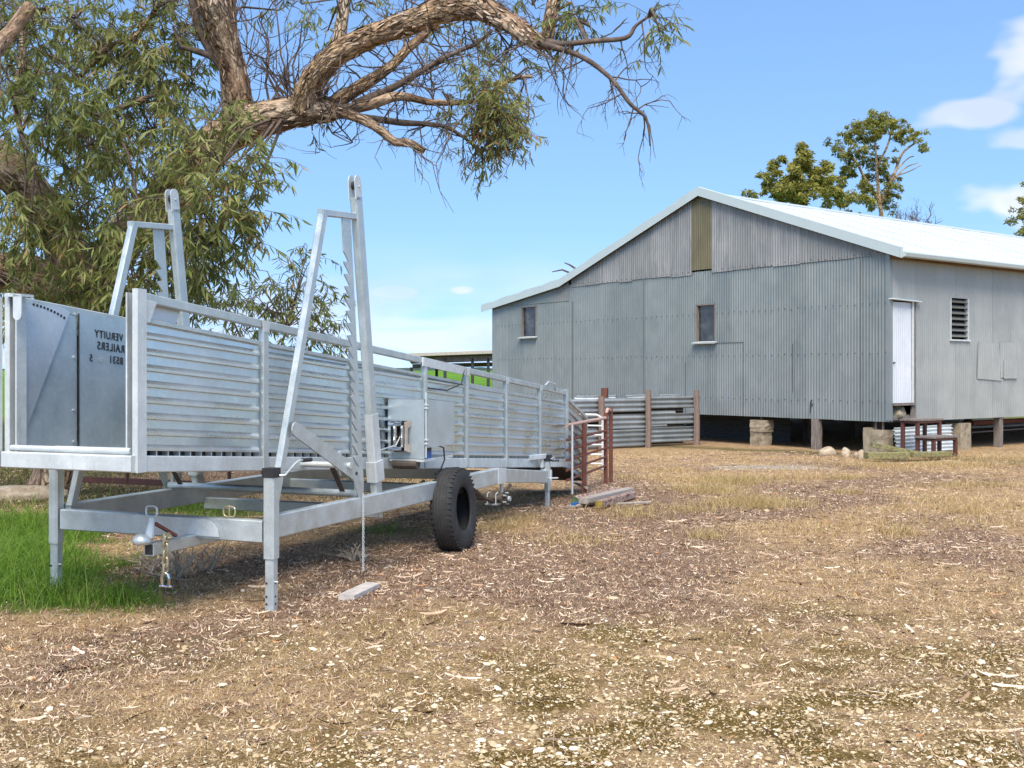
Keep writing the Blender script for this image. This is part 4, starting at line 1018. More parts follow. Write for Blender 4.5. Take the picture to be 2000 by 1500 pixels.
for (x_, y_) in ((.10, .40), (.10, .22), (2.9, .16), (.12, 3.55)): Sh('stump_bolt', MB().box((x_, y_, .52), (.035, .035, .20)), TIMB)
# horizontal iron closing the sub floor further in, and stored timber
def hcorr(p, q, z0, z1, mat, name, parent=None, amp=.009, n=6, wob=0., seed=0, PITCH=.0762):
    """sheet with corrugations running horizontally from p to q (xy)"""
    p, q = Vector((*p, 0)), Vector((*q, 0)); d = (q-p); nrm = Vector((d.y, -d.x, 0)).normalized(); mb = MB(); vs = []; rr = random.Random(seed)
    k = int((z1-z0)/PITCH*n); cols = 7
    jag = [[rr.uniform(-wob, wob) for _ in range(2)] for __ in range(k+1)]
    for i in range(k+1):
        z = z0+(z1-z0)*i/k; off = amp*math.sin(2*math.pi*i/n)
        for c_ in range(cols):
            t = c_/(cols-1); e = (jag[i][0] if c_ == 0 else jag[i][1] if c_ == cols-1 else 0)
            b_ = p + d*t + d.normalized()*e + nrm*off; vs.append((b_.x, b_.y, z + wob*.25*math.sin(t*5+seed)))
    fs = [(i*cols+c_, i*cols+c_+1, (i+1)*cols+c_+1, (i+1)*cols+c_) for i in range(k) for c_ in range(cols-1)]
    mb.add(vs, fs); return mb.build(name, mat, parent)
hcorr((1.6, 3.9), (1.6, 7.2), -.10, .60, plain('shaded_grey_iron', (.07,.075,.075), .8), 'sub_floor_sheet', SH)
Sh('stored_pipe', MB().tube([(4.0, 1.2, .30), (8.0, 1.3, .28)], .03, 8), GALV); Sh('stored_board', MB().bar((4.6, .9, .42), (8.5, .8, .45), .16, .10), RUST); Sh('stored_board', MB().bar((4.2, .7, .22), (7.5, .75, .24), .16, .03), TIMB)
for (a, z0, z1) in ((1.62, .72, 1.04),):
    Sh('hanging_tie', MB().tube([(-.03, 2.02, .74), (-.03, 2.01, .98), (-.03, 1.98, 1.03)], .010, 6).tube([(-.03, 2.0, .98), (-.03, 1.95, .92), (-.03, 1.99, .88)], .010, 6), DARK)

# ------------------------------------------------------------------ things at the shed
def shw(x_, y_, z=0):
    c, s_ = math.cos(SH_ANG), math.sin(SH_ANG); return (SHX+x_*c-y_*s_, SHY+x_*s_+y_*c, z)
# steel framed steps below the door
ST = thing('entry_steps', 'brown steel framed steps with two weathered timber treads below the white door', 'steps', shw(-.12, -1.0, -.09), SH_ANG)
def sb(name, p, q, w_=.072, mat=BROWNP): return MB().bar(p, q, w_, w_, up=(0,0,1) if abs(Vector(q).z-Vector(p).z) < .2 else (0,1,0)).build(name, mat, ST)
for x_ in (0.0, .78):
    sb('leg', (x_, .60, 0), (x_, .60, .72)); sb('leg', (x_, .26, 0), (x_, .26, .72)); sb('leg', (x_, -.10, 0), (x_, -.10, .38))
    sb('side_rail', (x_, .60, .03), (x_, -.10, .03)); sb('side_rail', (x_, .60, .72), (x_, .26, .72)); sb('side_rail', (x_, .26, .38), (x_, -.10, .38))
for (y_, z) in ((.60, .03), (-.10, .03), (.26, .72), (-.10, .38), (.60, .72)): sb('cross_rail', (0, y_, z), (.78, y_, z))
for (y0, y1, z) in ((.20, .64, .755), (-.16, .30, .415)):
    for k in range(2):
        a = y0+(y1-y0)*k/2; MB().box((.39, a+(y1-y0)/4, z), (.92, (y1-y0)/2-.015, .035), Matrix.Rotation(R((-1)**k*.6), 3, 'X')).build('tread', TIMB, ST)
o = hcorr((.0, 0), (2.15, 0), 0, .57, GALV_WHITE, 'leaning_sheet', None, .020, 6, .03, 4); c_ = shw(.05, -.14, -.08); o.location = c_; o.rotation_euler = (R(-8), 0, SH_ANG)
tag(o, 'pale corrugated iron sheet with ragged ends standing behind the entry steps', 'iron sheet')
MOSS = MT('mossy_timber'); v = MOSS.coord('World'); a = MOSS.noise(v, 16, 6, .7); MOSS.set(MOSS.mix(MOSS.rng(a, .40, .54), MOSS.ramp(a, [(.3, (.10,.085,.045)), (.7, (.33,.29,.19))]), MOSS.ramp(MOSS.noise(v, 40, 4), [(.3, (.17,.155,.05)), (.7, (.36,.32,.13))])), .95).bump(a, .8, .02); MOSS = MOSS.m
def timber(name, p, q, w_, h_, mat, label, cat='timber', roll=0., endmat=None):
    p, q = Vector(p), Vector(q); c = (p+q)/2; mb = MB(); up = Vector((math.sin(roll), 0, math.cos(roll)))
    mb.bar(p-c, q-c, w_, h_, up=up, ch=.006); me = mb.mesh(name); o = link(name, me, mat); o.location = c
    if endmat is not None:
        me.materials.append(endmat)
        me.polygons[8].material_index = 1; me.polygons[9].material_index = 1
    return tag(o, label, cat)
def GP(px, py, z=0.):   # a point on (or z above) the yard floor from its bearing and dip in the photograph
    Y_ = 2150*(1.6-z)/(py-731.); return Vector(((px-1000)/2150*Y_, Y_, z))
def DP(px, py, Y_): return Vector(((px-1000)/2150*Y_, Y_, 1.6-(py-731)/2150*Y_))
timber('mossy_plank', DP(1702, 868, 21.6), DP(1798, 887, 21.5), .24, .09, MOSS, 'mossy yellow green plank propped up at one end before the concrete pier')
timber('mossy_plank', DP(1691, 890, 21.2), DP(1772, 889, 21.3), .22, .12, MOSS, 'dark mossy sleeper lying flat under the propped plank')
timber('mossy_plank', DP(1776, 888, 21.4), DP(1850, 886, 21.8), .24, .09, MOSS, 'short mossy board lying flat in front of the entry steps')
rr = 0
for (px, py, w_, h_, lab) in ((1616, 880, .19, .10, 'flat pale stone beside the timber stump under the shed'), (1652, 878, .13, .10, 'tan stone in the middle of the row under the gable'), (1676, 881, .10, .07, 'small tan stone nearest the mossy sleeper'), (1682, 873, .11, .11, 'brown pointed stone at the back of the row by the concrete pier')):
    g_ = DP(px, py, 22.9-.4*rr); o = rock('stone', (g_.x, g_.y, -.06), (w_, w_*.8, h_*1.5), LIMEST, 11+rr); tag(o, lab, 'stone'); rr += 1

# ================================================================== PEN FENCE, GATES
FENCE = thing('sheet_iron_fence', 'low pen fence of horizontal corrugated sheets on rough timber posts before the shed', 'fence', (0, 0, 0))
REDT = MT('red_brown_post'); v = REDT.coord('Object', (10, 10, 2)); a = REDT.noise(v, 3, 6, .65); REDT.set(REDT.ramp(a, [(.3, (.12,.085,.068)), (.5, (.25,.19,.155)), (.62, (.24,.13,.095)), (.8, (.42,.36,.31))]), .9).bump(a, .6, .02); REDT = REDT.m
fa, fb = Vector((.55, 23.95, 0)), Vector((4.42, 26.45, 0)); fd = (fb-fa); fl = fd.length; fu = fd.normalized(); fn = Vector((fu.y, -fu.x, 0))
zg = -.09
PENM = wallmat('pen_sheet_iron', (.30,.33,.335), (.42,.45,.455), (.22,.23,.23), .4, .42, .6)
def fsheet(t0, t1, z0, z1, off, seed):
    a = fa+fd*t0+fn*off; b = fa+fd*t1+fn*off; hcorr((a.x, a.y), (b.x, b.y), z0, z1, PENM, 'fence_sheet', FENCE, .019, 6, .004, seed, .108)
for (t0, t1, z0, z1) in ((0, .36, .52, 1.04), (.0, .36, -.05, .40), (.37, .665, .74, 1.06), (.37, .665, .34, .68), (.37, .665, -.06, .33), (.665, .985, .80, 1.07), (.665, .985, .42, .68), (.665, .985, .0, .36), (.665, .86, .64, .74), (.665, .80, .36, .46)): fsheet(t0, t1, z0, z1, .0 if z0 > .3 else .012, int(t0*10+z0*7))
for (t, h_, w_) in ((.365, 1.10, .13), (.66, 1.24, .12), (.985, 1.22, .13), (.02, 1.1, .12)):
    c = fa+fd*t+fn*.09; rr_ = random.Random(int(t*100)); mb = MB().tube([(c.x, c.y, zg-.05), (c.x+.01, c.y, .4), (c.x, c.y+.01, h_)], [w_*.62, w_*.58, w_*.55], 7); mb.build('post', REDT, FENCE)
c = fa+fd*.50-fn*.6; MB().tube([(c.x, c.y, zg), (c.x, c.y, 1.28)], .09, 7).build('post', RUST, FENCE)
c = fa+fd*1.01+fn*.02; MB().bar((c.x, c.y, zg), (c.x, c.y, .92), .04, .05, up=(0,1,0)).build('steel_picket', RUST, FENCE)
# second run of iron behind it, coloured black as gap shade, bright strips on top
o = hcorr((.3, 25.0), (4.2, 27.0), -.08, 1.0, DARKIN, 'gap_shade_backing', None, .012, 6, .0, 3); tag(o, 'inner pen backing coloured near black as the shade in the gaps of the sheet fence', 'shade backing')
for (t0, t1, sd_) in ((.30, .55, 3), (.62, .78, 5), (.84, .97, 6)):
    a_ = Vector((.3, 24.95, 0)).lerp(Vector((4.2, 26.95, 0)), t0); b_ = Vector((.3, 24.95, 0)).lerp(Vector((4.2, 26.95, 0)), t1)
    o = hcorr((a_.x, a_.y), (b_.x, b_.y), 1.0, 1.105, GALV_WHITE, 'iron_offcut', None, .014, 6, .03, sd_); tag(o, {3: 'leftmost bright strip of iron showing over the top of the pen fence', 5: 'middle bright strip of iron showing over the top of the pen fence', 6: 'rightmost bright strip of iron showing over the pen fence by its end post'}[sd_], 'iron sheet')
# rusty gate beside the tail flap
g0, g1 = DP(1107, 829, 14.2), DP(1183, 815, 16.4)
RG = thing('rusty_gate', 'rusty red pipe gate and posts beside the low end of the ramp', 'gate', (g0.x, g0.y, -.05), math.atan2(g1.y-g0.y, g1.x-g0.x))
gl = math.hypot(g1.x-g0.x, g1.y-g0.y)
MB().tube([(0, 0, .99), (gl, 0, 1.0)], .024, 8).build('top_rail', RUSTP, RG)
for z in (.80, .67, .54, .41, .28): MB().tube([(0, 0, z), (gl, 0, z+.01)], .018, 8).build('rail', RUST, RG)
MB().bar((gl*.36, -.03, .02), (gl*.36, -.03, .99), .05, .06, up=(0,1,0)).build('post', RUST, RG)
MB().bar((gl, 0, .0), (gl, 0, 1.08), .05, .055, up=(0,1,0)).build('post', RUST, RG); MB().bar((gl+.35, -.0, .0), (gl+.35, .0, 1.14), .05, .06, up=(0,1,0)).build('post', RUST, RG)
MB().tube([(.05, -.06, .10), (.05, -.06, 1.0)], .014, 6).build('peg', GALV_WHITE, RG)
MB().tube([(gl, .0, 1.02), (gl+.12, .0, 1.13), (gl+.33, .0, 1.10)], .022, 6).build('stay', RUSTP, RG)
e0, e1 = DP(1150, 824, 16.6), DP(1177, 812, 19.2)
PG = thing('pipe_gate', 'galvanised pipe gate with rounded corners behind the rusty gate', 'gate', (e1.x, e1.y, -.08), 0)
L_ = 1.05
MB().tube([(.0, 0, .03), (0, 0, .86), (-.03, 0, .93), (-.10, 0, .97), (-L_, 0, .99)], .022, 8).build('frame', GALV_WHITE, PG)
for z in (.12, .28, .45, .62, .78): MB().tube([(0, 0, z), (-L_, 0, z+.02)], .015, 8).build('rail', GALV_WHITE, PG)
# timber pile near the tail of the ramp
PALE = MT('pale_sawn_timber'); v = PALE.coord('Object', (1.2, 12, 12)); a = PALE.noise(v, 4, 6, .65); PALE.set(PALE.ramp(a, [(.3, (.27,.22,.18)), (.6, (.48,.42,.36)), (.8, (.60,.54,.47))]), .85).bump(a, .4, .01); PALE = PALE.m
REDW = MT('worn_red_timber'); v = REDW.coord('Object', (9, 2, 9)); a = REDW.noise(v, 3, 5, .7); REDW.set(REDW.ramp(a, [(.38, (.15,.065,.048)), (.52, (.36,.24,.19)), (.7, (.55,.46,.40))]), .85).bump(a, .4, .01); REDW = REDW.m
GREEN = plain('green_painted_end', (.10,.16,.07), .8, var=.3); MUST = plain('mustard_painted_end', (.30,.21,.04), .8, var=.3)
timber('timber_offcut', DP(1124, 980, 13.6), DP(1205, 962, 14.6), .11, .11, REDW, 'red brown post with a green end, rearmost in the timber pile', roll=.5, endmat=GREEN)
timber('timber_offcut', DP(1139, 978, 13.35), DP(1230, 957, 14.5), .12, .07, PALE, 'long pale plank lying on top of the timber pile')
timber('timber_offcut', DP(1170, 985, 13.15), DP(1236, 966, 14.25), .09, .085, REDW, 'red streaked timber with a mustard end at the front of the pile', endmat=MUST)
timber('timber_offcut', DP(1112, 990, 13.3), DP(1172, 978, 13.7), .10, .03, PALE, 'bleached flat board poking out under the left of the timber pile')
timber('timber_offcut', DP(1205, 984, 13.35), DP(1268, 981, 13.7), .05, .025, PALE, 'thin bleached stick on the ground right of the timber pile')
timber('blue_offcut', DP(1119, 986, 13.3), DP(1140, 981, 13.7), .05, .045, BLUE, 'blue ended block tucked under the timber pile')
timber('white_batten', DP(1118, 941, 15.6), DP(1146, 953, 14.9), .05, .025, PALE, 'thin pale batten lying by the foot of the rusty gate')
o = timber('timber_block', GP(676, 1167, .03), GP(727, 1143, .03), .12, .042, plain('whitewashed_timber', (.50,.45,.40), .9, 0, .2, 12, .4), 'short whitewashed timber block lying on the ground by the near stand leg', 'timber block')
# dead weeds under the drawbar
mb = MB(); rw = random.Random(8)
for (px, py, n, L_) in ((300, 1120, 9, .34), (345, 1128, 16, .36), (285, 1105, 5, .28), (395, 1115, 8, .3), (695, 1092, 16, .14), (330, 1090, 10, .25)):
    b0 = GP(px, py, 0)
    for k in range(n):
        a = rw.random()*6.28; l_ = L_*rw.uniform(.5, 1.1); el = R(rw.uniform(15, 85)); p = b0+Vector((rw.gauss(0, .05), rw.gauss(0, .05), 0)); pts = [p]
        for j in range(3): pts.append(pts[-1]+Vector((math.cos(a)*math.cos(el), math.sin(a)*math.cos(el), math.sin(el)))*l_/3+Vector((rw.gauss(0,.02), rw.gauss(0,.02), rw.gauss(0,.015))))
        mb.tube(pts, [.010, .008, .006, .003], 5)
        for j in (1, 2): mb.tube([pts[j], pts[j]+Vector((rw.gauss(0,.08), rw.gauss(0,.08), rw.uniform(0,.08)))], [.005, .002], 4)
tag(mb.build('dead_weed_stalks', plain('dry_weed', (.50,.40,.29), .9, var=.25)), 'dry grey weed stalks standing under the drawbar', None, kind='stuff')
# log and wire mesh panel beyond the ramp
o = rock('fallen_log', (-6.35, 14.2, .02), (.62, .28, .15), LIMEST, 2, None, 4, .12); o.rotation_euler = (0, 0, .25); tag(o, 'smooth tan fallen log lying in the grass at the foot of the tree', 'log')
MP = thing('mesh_panel', 'brown steel frame panel of wire netting leaning behind the ramp frame', 'wire panel', (-5.65, 14.2, .22), R(-21))
for z in (.03, .95): MB().bar((0, 0, z), (2.4, 0, z), .03, .075).build('rail', BROWNP, MP)
for x_ in (.02, .85, 1.65, 2.38): MB().bar((x_, 0, 0), (x_, 0, 1.0), .03, .04, up=(0,1,0)).build('upright', BROWNP, MP)
mb = MB(); h_ = .085
for r in range(13):
    for k in range(34):
        cx_, cz_ = k*.072+(.036 if r % 2 else 0), r*.072
        for (ax_, az_, bx_, bz_) in ((.036, .0, .036, .030), (.036, .030, .0, .055), (.036, .030, .072, .055)):
            mb.tube([(cx_+ax_, 0, cz_+az_+.02), (cx_+bx_, 0, cz_+bz_+.02)], .0022, 3, False)
o = mb.build('wire_netting', GREYAXLE, MP); o['kind'] = 'stuff'

# ================================================================== BEYOND
LT = thing('open_lean_to', 'open sided lean-to with a flat iron roof on dark posts beyond the shed', 'lean-to', (-4.3, 44, -.3), R(2))
MB().prism([(0, -.3, 2.68), (6.5, -.3, 2.92), (6.5, 5, 2.60), (0, 5, 2.36)], (0, 0, .04)).build('roof', plain('dull_dark_iron', (.09,.085,.08), .8), LT)
MB().bar((0, -.32, 2.66), (6.5, -.32, 2.90), .04, .13).build('fascia', plain('cream_fascia', (.46,.42,.34), .7), LT)
MB().bar((1.2, .0, 2.50), (6.4, .0, 2.60), .12, .22).build('beam', TIMB, LT); MB().bar((.1, 4, 2.25), (6.4, 4, 2.40), .12, .18).build('beam', TIMB, LT)
DTM = plain('dark_post', (.045,.045,.05), .8, var=.2)
for (x_, y_) in ((.05, 4), (1.15, 4), (1.62, .0), (2.72, .0), (3.35, .0), (4.8, 4), (5.6, 0)): MB().bar((x_, y_, -.3), (x_, y_, 2.55 if y_ < 1 else 2.2), .12, .12, up=(0,1,0)).build('post', DTM, LT)
YR = thing('yard_rails', 'distant white steel yard rails in the green paddock', 'yard rails', (-3.0, 58, -.5), 0)
for z in (.45, .85, 1.2): MB().bar((0, 0, z), (3.5, 0, z), .05, .05).build('rail', GALV_WHITE, YR)
for x_ in (0, .8, 1.6, 2.4, 3.4): MB().bar((x_, 0, 0), (x_, 0, 1.35), .06, .06, up=(0,1,0)).build('post', GALV_WHITE, YR)
# ================================================================== TREES
BARK = MT('peeling_gum_bark'); v = BARK.coord('@uvw'); 
b1 = BARK.noise(v, 5, 6, .65); b2 = BARK.noise(v, 19, 5, .6); vd = BARK.voro(v, 13); big = BARK.noise(v, 1.6, 4)
c = BARK.ramp(b1, [(.30, (.17,.10,.058)), (.42, (.42,.27,.17)), (.55, (.62,.45,.30)), (.72, (.76,.62,.47))])
c = BARK.mix(BARK.rng(big, .46, .60, 0, .8), c, BARK.ramp(b2, [(.3, (.46,.26,.12)), (.7, (.74,.52,.30))]))
c = BARK.mix(BARK.rng(b2, .52, .40, 0, .65), c, (.075,.048,.034))
wv = BARK.n('ShaderNodeVectorMath', operation='MULTIPLY_ADD'); nz = BARK.n('ShaderNodeTexNoise'); nz.inputs['Scale'].default_value = 9; nz.inputs['Detail'].default_value = 4; BARK.l(v, nz.inputs['Vector']); BARK.l(nz.outputs['Color'], wv.inputs[0]); wv.inputs[1].default_value = (.16, .16, .10); BARK.l(v, wv.inputs[2])
cr = BARK.voro(wv.outputs[0], 17, 'Distance', 'DISTANCE_TO_EDGE'); msk = BARK.rng(BARK.noise(v, 3.1, 3), .42, .58)
c = BARK.mix(BARK.math('MULTIPLY', BARK.rng(cr, .0, .09, .8, 0.), msk), c, (.075,.050,.036))
BARK.set(c, .9, 0, .2).bump(BARK.math('ADD', BARK.math('MULTIPLY', BARK.math('MULTIPLY', BARK.rng(cr, 0, .2), msk), .7), b2), 1.0, .07); BARK = BARK.m
DBARK = MT('dark_twig_bark'); v = DBARK.coord('World'); a = DBARK.noise(v, 14, 4, .6); DBARK.set(DBARK.ramp(a, [(.3, (.06,.040,.030)), (.6, (.155,.11,.083)), (.8, (.30,.235,.185))]), .9).bump(a, .5, .01); DBARK = DBARK.m
LEAF = tintmat('gum_leaf', [(0, (.105,.130,.034)), (.35, (.21,.245,.064)), (.65, (.305,.325,.094)), (.85, (.40,.395,.14)), (.95, (.44,.36,.14)), (1, (.46,.24,.11))], .55, .38, .4, nscale=2.2)
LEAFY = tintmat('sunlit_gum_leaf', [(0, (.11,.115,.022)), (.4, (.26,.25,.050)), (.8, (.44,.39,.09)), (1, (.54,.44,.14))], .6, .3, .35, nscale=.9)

def limb(mb, uv, pts, rad, n=14, rough=.10, seed=0, sub=5):
    """bark-covered limb: Catmull-Rom through pts, knobbly section; uv collects texture coordinates"""
    P3 = [Vector(p) for p in pts]; Q = []; Rr = []
    for i in range(len(P3)-1):
        p0, p1, p2, p3 = P3[max(i-1,0)], P3[i], P3[i+1], P3[min(i+2,len(P3)-1)]
        for k in range(sub):
            t = k/sub; Q.append(.5*((2*p1)+(p2-p0)*t+(2*p0-5*p1+4*p2-p3)*t*t+(3*p1-p0-3*p2+p3)*t**3)); Rr.append(rad[i]*(1-t)+rad[i+1]*t)
    Q.append(P3[-1]); Rr.append(rad[-1]); o = len(mb.v); up = None; ln = 0
    for i, q in enumerate(Q):
        d = (Q[min(i+1,len(Q)-1)]-Q[max(i-1,0)]).normalized()
        if up is None: up = d.orthogonal()
        up = (up-d*up.dot(d)).normalized(); sd_ = d.cross(up)
        if i: ln += (q-Q[i-1]).length
        for j in range(n):
            a = 2*math.pi*j/n; dirv = up*math.cos(a)+sd_*math.sin(a)
            k = 1+rough*mnoise.fractal(Vector((math.cos(a)*1.3+seed, math.sin(a)*1.3, ln*2.2)), .8, 2., 3)*1.4
            mb.v.append(tuple(q+dirv*Rr[i]*k)); uv.append((math.cos(a)*Rr[i]+seed, math.sin(a)*Rr[i], ln*.34))
    for i in range(len(Q)-1):
        for j in range(n):
            a_, b_ = o+i*n+j, o+i*n+(j+1) % n; mb.f.append((a_, b_, b_+n, a_+n))
    mb.f.append(tuple(o+j for j in range(n-1,-1,-1))); mb.f.append(tuple(o+(len(Q)-1)*n+j for j in range(n)))
    return Q, Rr
def bark_obj(name, mb, uv, parent, mat=None):
    me = mb.mesh(name, True); a = me.attributes.new('uvw', 'FLOAT_VECTOR', 'POINT'); a.data.foreach_set('vector', np.array(uv, np.float32).ravel())
    return link(name, me, mat or BARK, parent)
class Leaves:
    def __init__(s): s.p = []; s.d = []; s.L = []; s.t = []
    def add(s, p, d, L, t): s.p.append(tuple(p)); s.d.append(tuple(d)); s.L.append(L); s.t.append(t)
    def build(s, name, mat, parent, wr=.145):
        p = np.array(s.p); d = np.array(s.d); d /= np.linalg.norm(d, axis=1)[:,None]; L = np.array(s.L); n = len(p)
        rnd_ = RNG.normal(0, 1, (n, 3)); side = np.cross(d, rnd_); side /= np.linalg.norm(side, axis=1)[:,None]; nrm = np.cross(side, d)
        t = np.array([0, .3, .68, 1.]); wd = np.array([.12, 1., .78, .03])*.5
        curve = RNG.normal(0, .13, n)
        A = p[:,None]+d[:,None]*(L[:,None]*t[None])[...,None] + side[:,None]*(L*curve)[:,None,None]*(t**2)[None,:,None] + nrm[:,None]*(L*RNG.normal(0,.10,n))[:,None,None]*(t**2)[None,:,None]
        off = side[:,None]*(L*wr*RNG.uniform(.75,1.25,n))[:,None,None]*wd[None,:,None]
        V = np.stack([A-off, A+off], 2).reshape(n, 8, 3); f = np.array([(0,1,3,2),(2,3,5,4),(4,5,7,6)])
        F = (f[None]+(np.arange(n)*8)[:,None,None]).reshape(-1,4)
        o = np_mesh(name, V.reshape(-1,3), F, mat, parent, np.repeat(np.array(s.t), 3)); o['kind'] = 'stuff'; return o
def sprig(lv, tw, base, dirv, L, rr, leafL=.13, n=14, droop=.55, tone=.45, rad=.004):
    """a drooping twig carrying hanging sickle leaves"""
    pts = [Vector(base)]; d = Vector(dirv).normalized(); m_ = 4
    for k in range(m_):
        d = (d+Vector((rr.gauss(0,.18), rr.gauss(0,.18), -droop*.33+rr.gauss(0,.1)))).normalized(); pts.append(pts[-1]+d*L/m_)
    tw.tube(pts, [rad*(1-.2*k) for k in range(m_+1)], 4, False)
    cl = rr.gauss(tone, .10)
    for k in range(n):
        t = rr.uniform(.15, 1)*m_; i = min(int(t), m_-1); q = pts[i].lerp(pts[i+1], t-i)
        ld = Vector((rr.gauss(0,.55), rr.gauss(0,.55), rr.uniform(-1.25,-.15)))+d*.35
        tone_ = cl+rr.gauss(0,.16)
        lv.add(q, ld, leafL*rr.uniform(.65,1.25), min(1,max(0,tone_)) if rr.random() > .035 else rr.uniform(.94,1))
def twigs(mb, p, d, L, r, depth, rr, up=.0):
    """bare forking twig"""
    pts = [Vector(p)]; d = Vector(d).normalized()
    for k in range(4):
        d = (d+Vector((rr.gauss(0,.22), rr.gauss(0,.22), rr.gauss(up*.2,.2)))).normalized(); pts.append(pts[-1]+d*L/4)
    mb.tube(pts, [r, r*.85, r*.7, r*.58, r*.45], 5 if r > .006 else 4, False)
    if depth > 0:
        for k in range(rr.choice([2,3,3])):
            i = rr.choice([1,2,3,4]); twigs(mb, pts[i], d+Vector((rr.gauss(0,.8), rr.gauss(0,.8), rr.gauss(up,.7))), L*rr.uniform(.45,.75), r*.58, depth-1, rr, up)
    return pts

rr = random.Random(42)
GT = thing('gum_tree', 'large spreading gum tree with peeling bark and a long limb arching over the ramp', 'tree', (0, 0, 0))
K = 1/2150.
def LP(*q): return [DP(x_, y_, Y_) for (x_, y_, Y_, r_) in q], [r_*Y_*K for (x_, y_, Y_, r_) in q]
limbs = []
def mklimb(name, *q, rough=.12, n=14, mat=None, sub=5):
    p, r_ = LP(*q); mb = MB(); uv = []; Q, RR = limb(mb, uv, p, r_, n, rough, len(limbs)*1.7, sub); bark_obj(name, mb, uv, GT, mat); limbs.append((Q, RR)); return Q
mklimb('trunk', (100, 985, 14.7, 62), (108, 940, 14.7, 46), (118, 850, 14.6, 44), (135, 700, 14.4, 48), (150, 570, 14.2, 52), n=20)
mklimb('limb', (140, 610, 14.2, 44), (125, 480, 13.8, 40), (70, 385, 13.3, 40), (-20, 300, 12.8, 37), (-160, 190, 12.4, 30), (-330, 60, 12.0, 17), (-460, -70, 11.7, 5))
mklimb('limb', (150, 620, 14.2, 40), (80, 545, 13.7, 40), (-30, 525, 13.1, 38), (-170, 480, 12.6, 30), (-340, 415, 12.2, 16), (-480, 330, 12, 5))
mklimb('limb', (145, 600, 14.2, 44), (240, 470, 13.6, 40), (320, 392, 13.0, 38), (372, 325, 12.6, 37), (430, 276, 12.4, 37), (482, 243, 12.2, 36), (545, 226, 12.0, 31), (605, 214, 11.9, 29), (655, 216, 11.8, 20), n=18)
mklimb('limb', (472, 262, 12.25, 34), (464, 195, 12.1, 28), (452, 125, 12.0, 25), (432, 60, 11.9, 30), (422, 5, 11.8, 37), (405, -90, 11.7, 40), n=16)
mklimb('limb', (592, 214, 11.9, 30), (612, 158, 11.7, 26), (655, 108, 11.5, 23), (722, 72, 11.3, 22), (790, 48, 11.1, 24), (860, 24, 10.9, 24), (925, 14, 10.7, 24), (985, 38, 10.5, 20), (1030, 68, 10.3, 18), (1062, 88, 10.2, 12), n=18)
mklimb('branch', (650, 216, 11.8, 17), (690, 226, 11.7, 10), (738, 250, 11.6, 9.5), (770, 276, 11.6, 8), (800, 279, 11.5, 7), (829, 296, 11.5, 6), n=9, rough=.2)
mklimb('branch', (630, 216, 12.0, 16), (700, 172, 12.2, 13), (760, 132, 12.4, 10), (800, 92, 12.6, 9), (855, 50, 12.7, 7), n=8)
mklimb('branch', (660, 218, 12.0, 13), (720, 206, 12.0, 11), (780, 188, 12.1, 9), (850, 200, 12.2, 6.5), (930, 196, 12.3, 5), (985, 164, 12.4, 4), (1008, 151, 12.4, 3.5), (1040, 150, 12.4, 2.5), n=7)
mklimb('branch', (690, 205, 12.1, 9), (760, 175, 12.2, 7), (820, 140, 12.3, 6), (870, 112, 12.3, 5), (930, 86, 12.3, 3.5), n=6, mat=DBARK)
mklimb('branch', (680, 225, 11.9, 8), (730, 232, 11.9, 7), (790, 240, 11.9, 6), (860, 245, 12.0, 4), (905, 268, 12.0, 3), (940, 300, 12.0, 2), n=6, mat=DBARK)
mklimb('branch', (655, 104, 11.6, 13), (668, 45, 11.7, 13), (680, -40, 11.8, 12), n=8)
mklimb('branch', (1066, 92, 10.25, 13), (1075, 40, 10.3, 14), (1092, -40, 10.4, 14), n=10)
mklimb('branch', (1040, 76, 10.25, 12), (1095, 86, 10.15, 6), (1160, 80, 10.05, 5), (1222, 74, 9.95, 4.5), (1242, 50, 9.95, 3.2), (1268, 32, 9.9, 2), n=6, mat=DBARK)
mklimb('branch', (1050, 84, 10.2, 10), (1130, 108, 10.1, 5), (1190, 150, 10.0, 4.5), (1230, 202, 9.9, 4), (1262, 232, 9.9, 3), (1270, 285, 9.9, 1.6), n=6, mat=DBARK)
mklimb('branch', (440, 142, 12.0, 9), (392, 62, 12.0, 9), (372, -20, 12.0, 9), n=7, mat=DBARK)
mklimb('branch', (440, 138, 12.0, 8), (412, 110, 12.0, 7), (355, 92, 12.0, 5), n=6, mat=DBARK)
mklimb('branch', (-30, 120, 10.0, 18), (20, 65, 10.1, 14), (60, 12, 10.2, 13), n=10)
mklimb('branch', (155, 150, 12.0, 5), (210, 95, 12.0, 6), (265, 70, 12.0, 5), (305, 15, 12.0, 4), n=6)
mklimb('branch', (40, 260, 11.5, 6), (32, 190, 11.5, 8), (45, 110, 11.5, 7), (40, 20, 11.5, 6), n=6)
mklimb('branch', (185, 232, 11.8, 5), (235, 210, 11.8, 6), (290, 190, 11.9, 6), n=6)
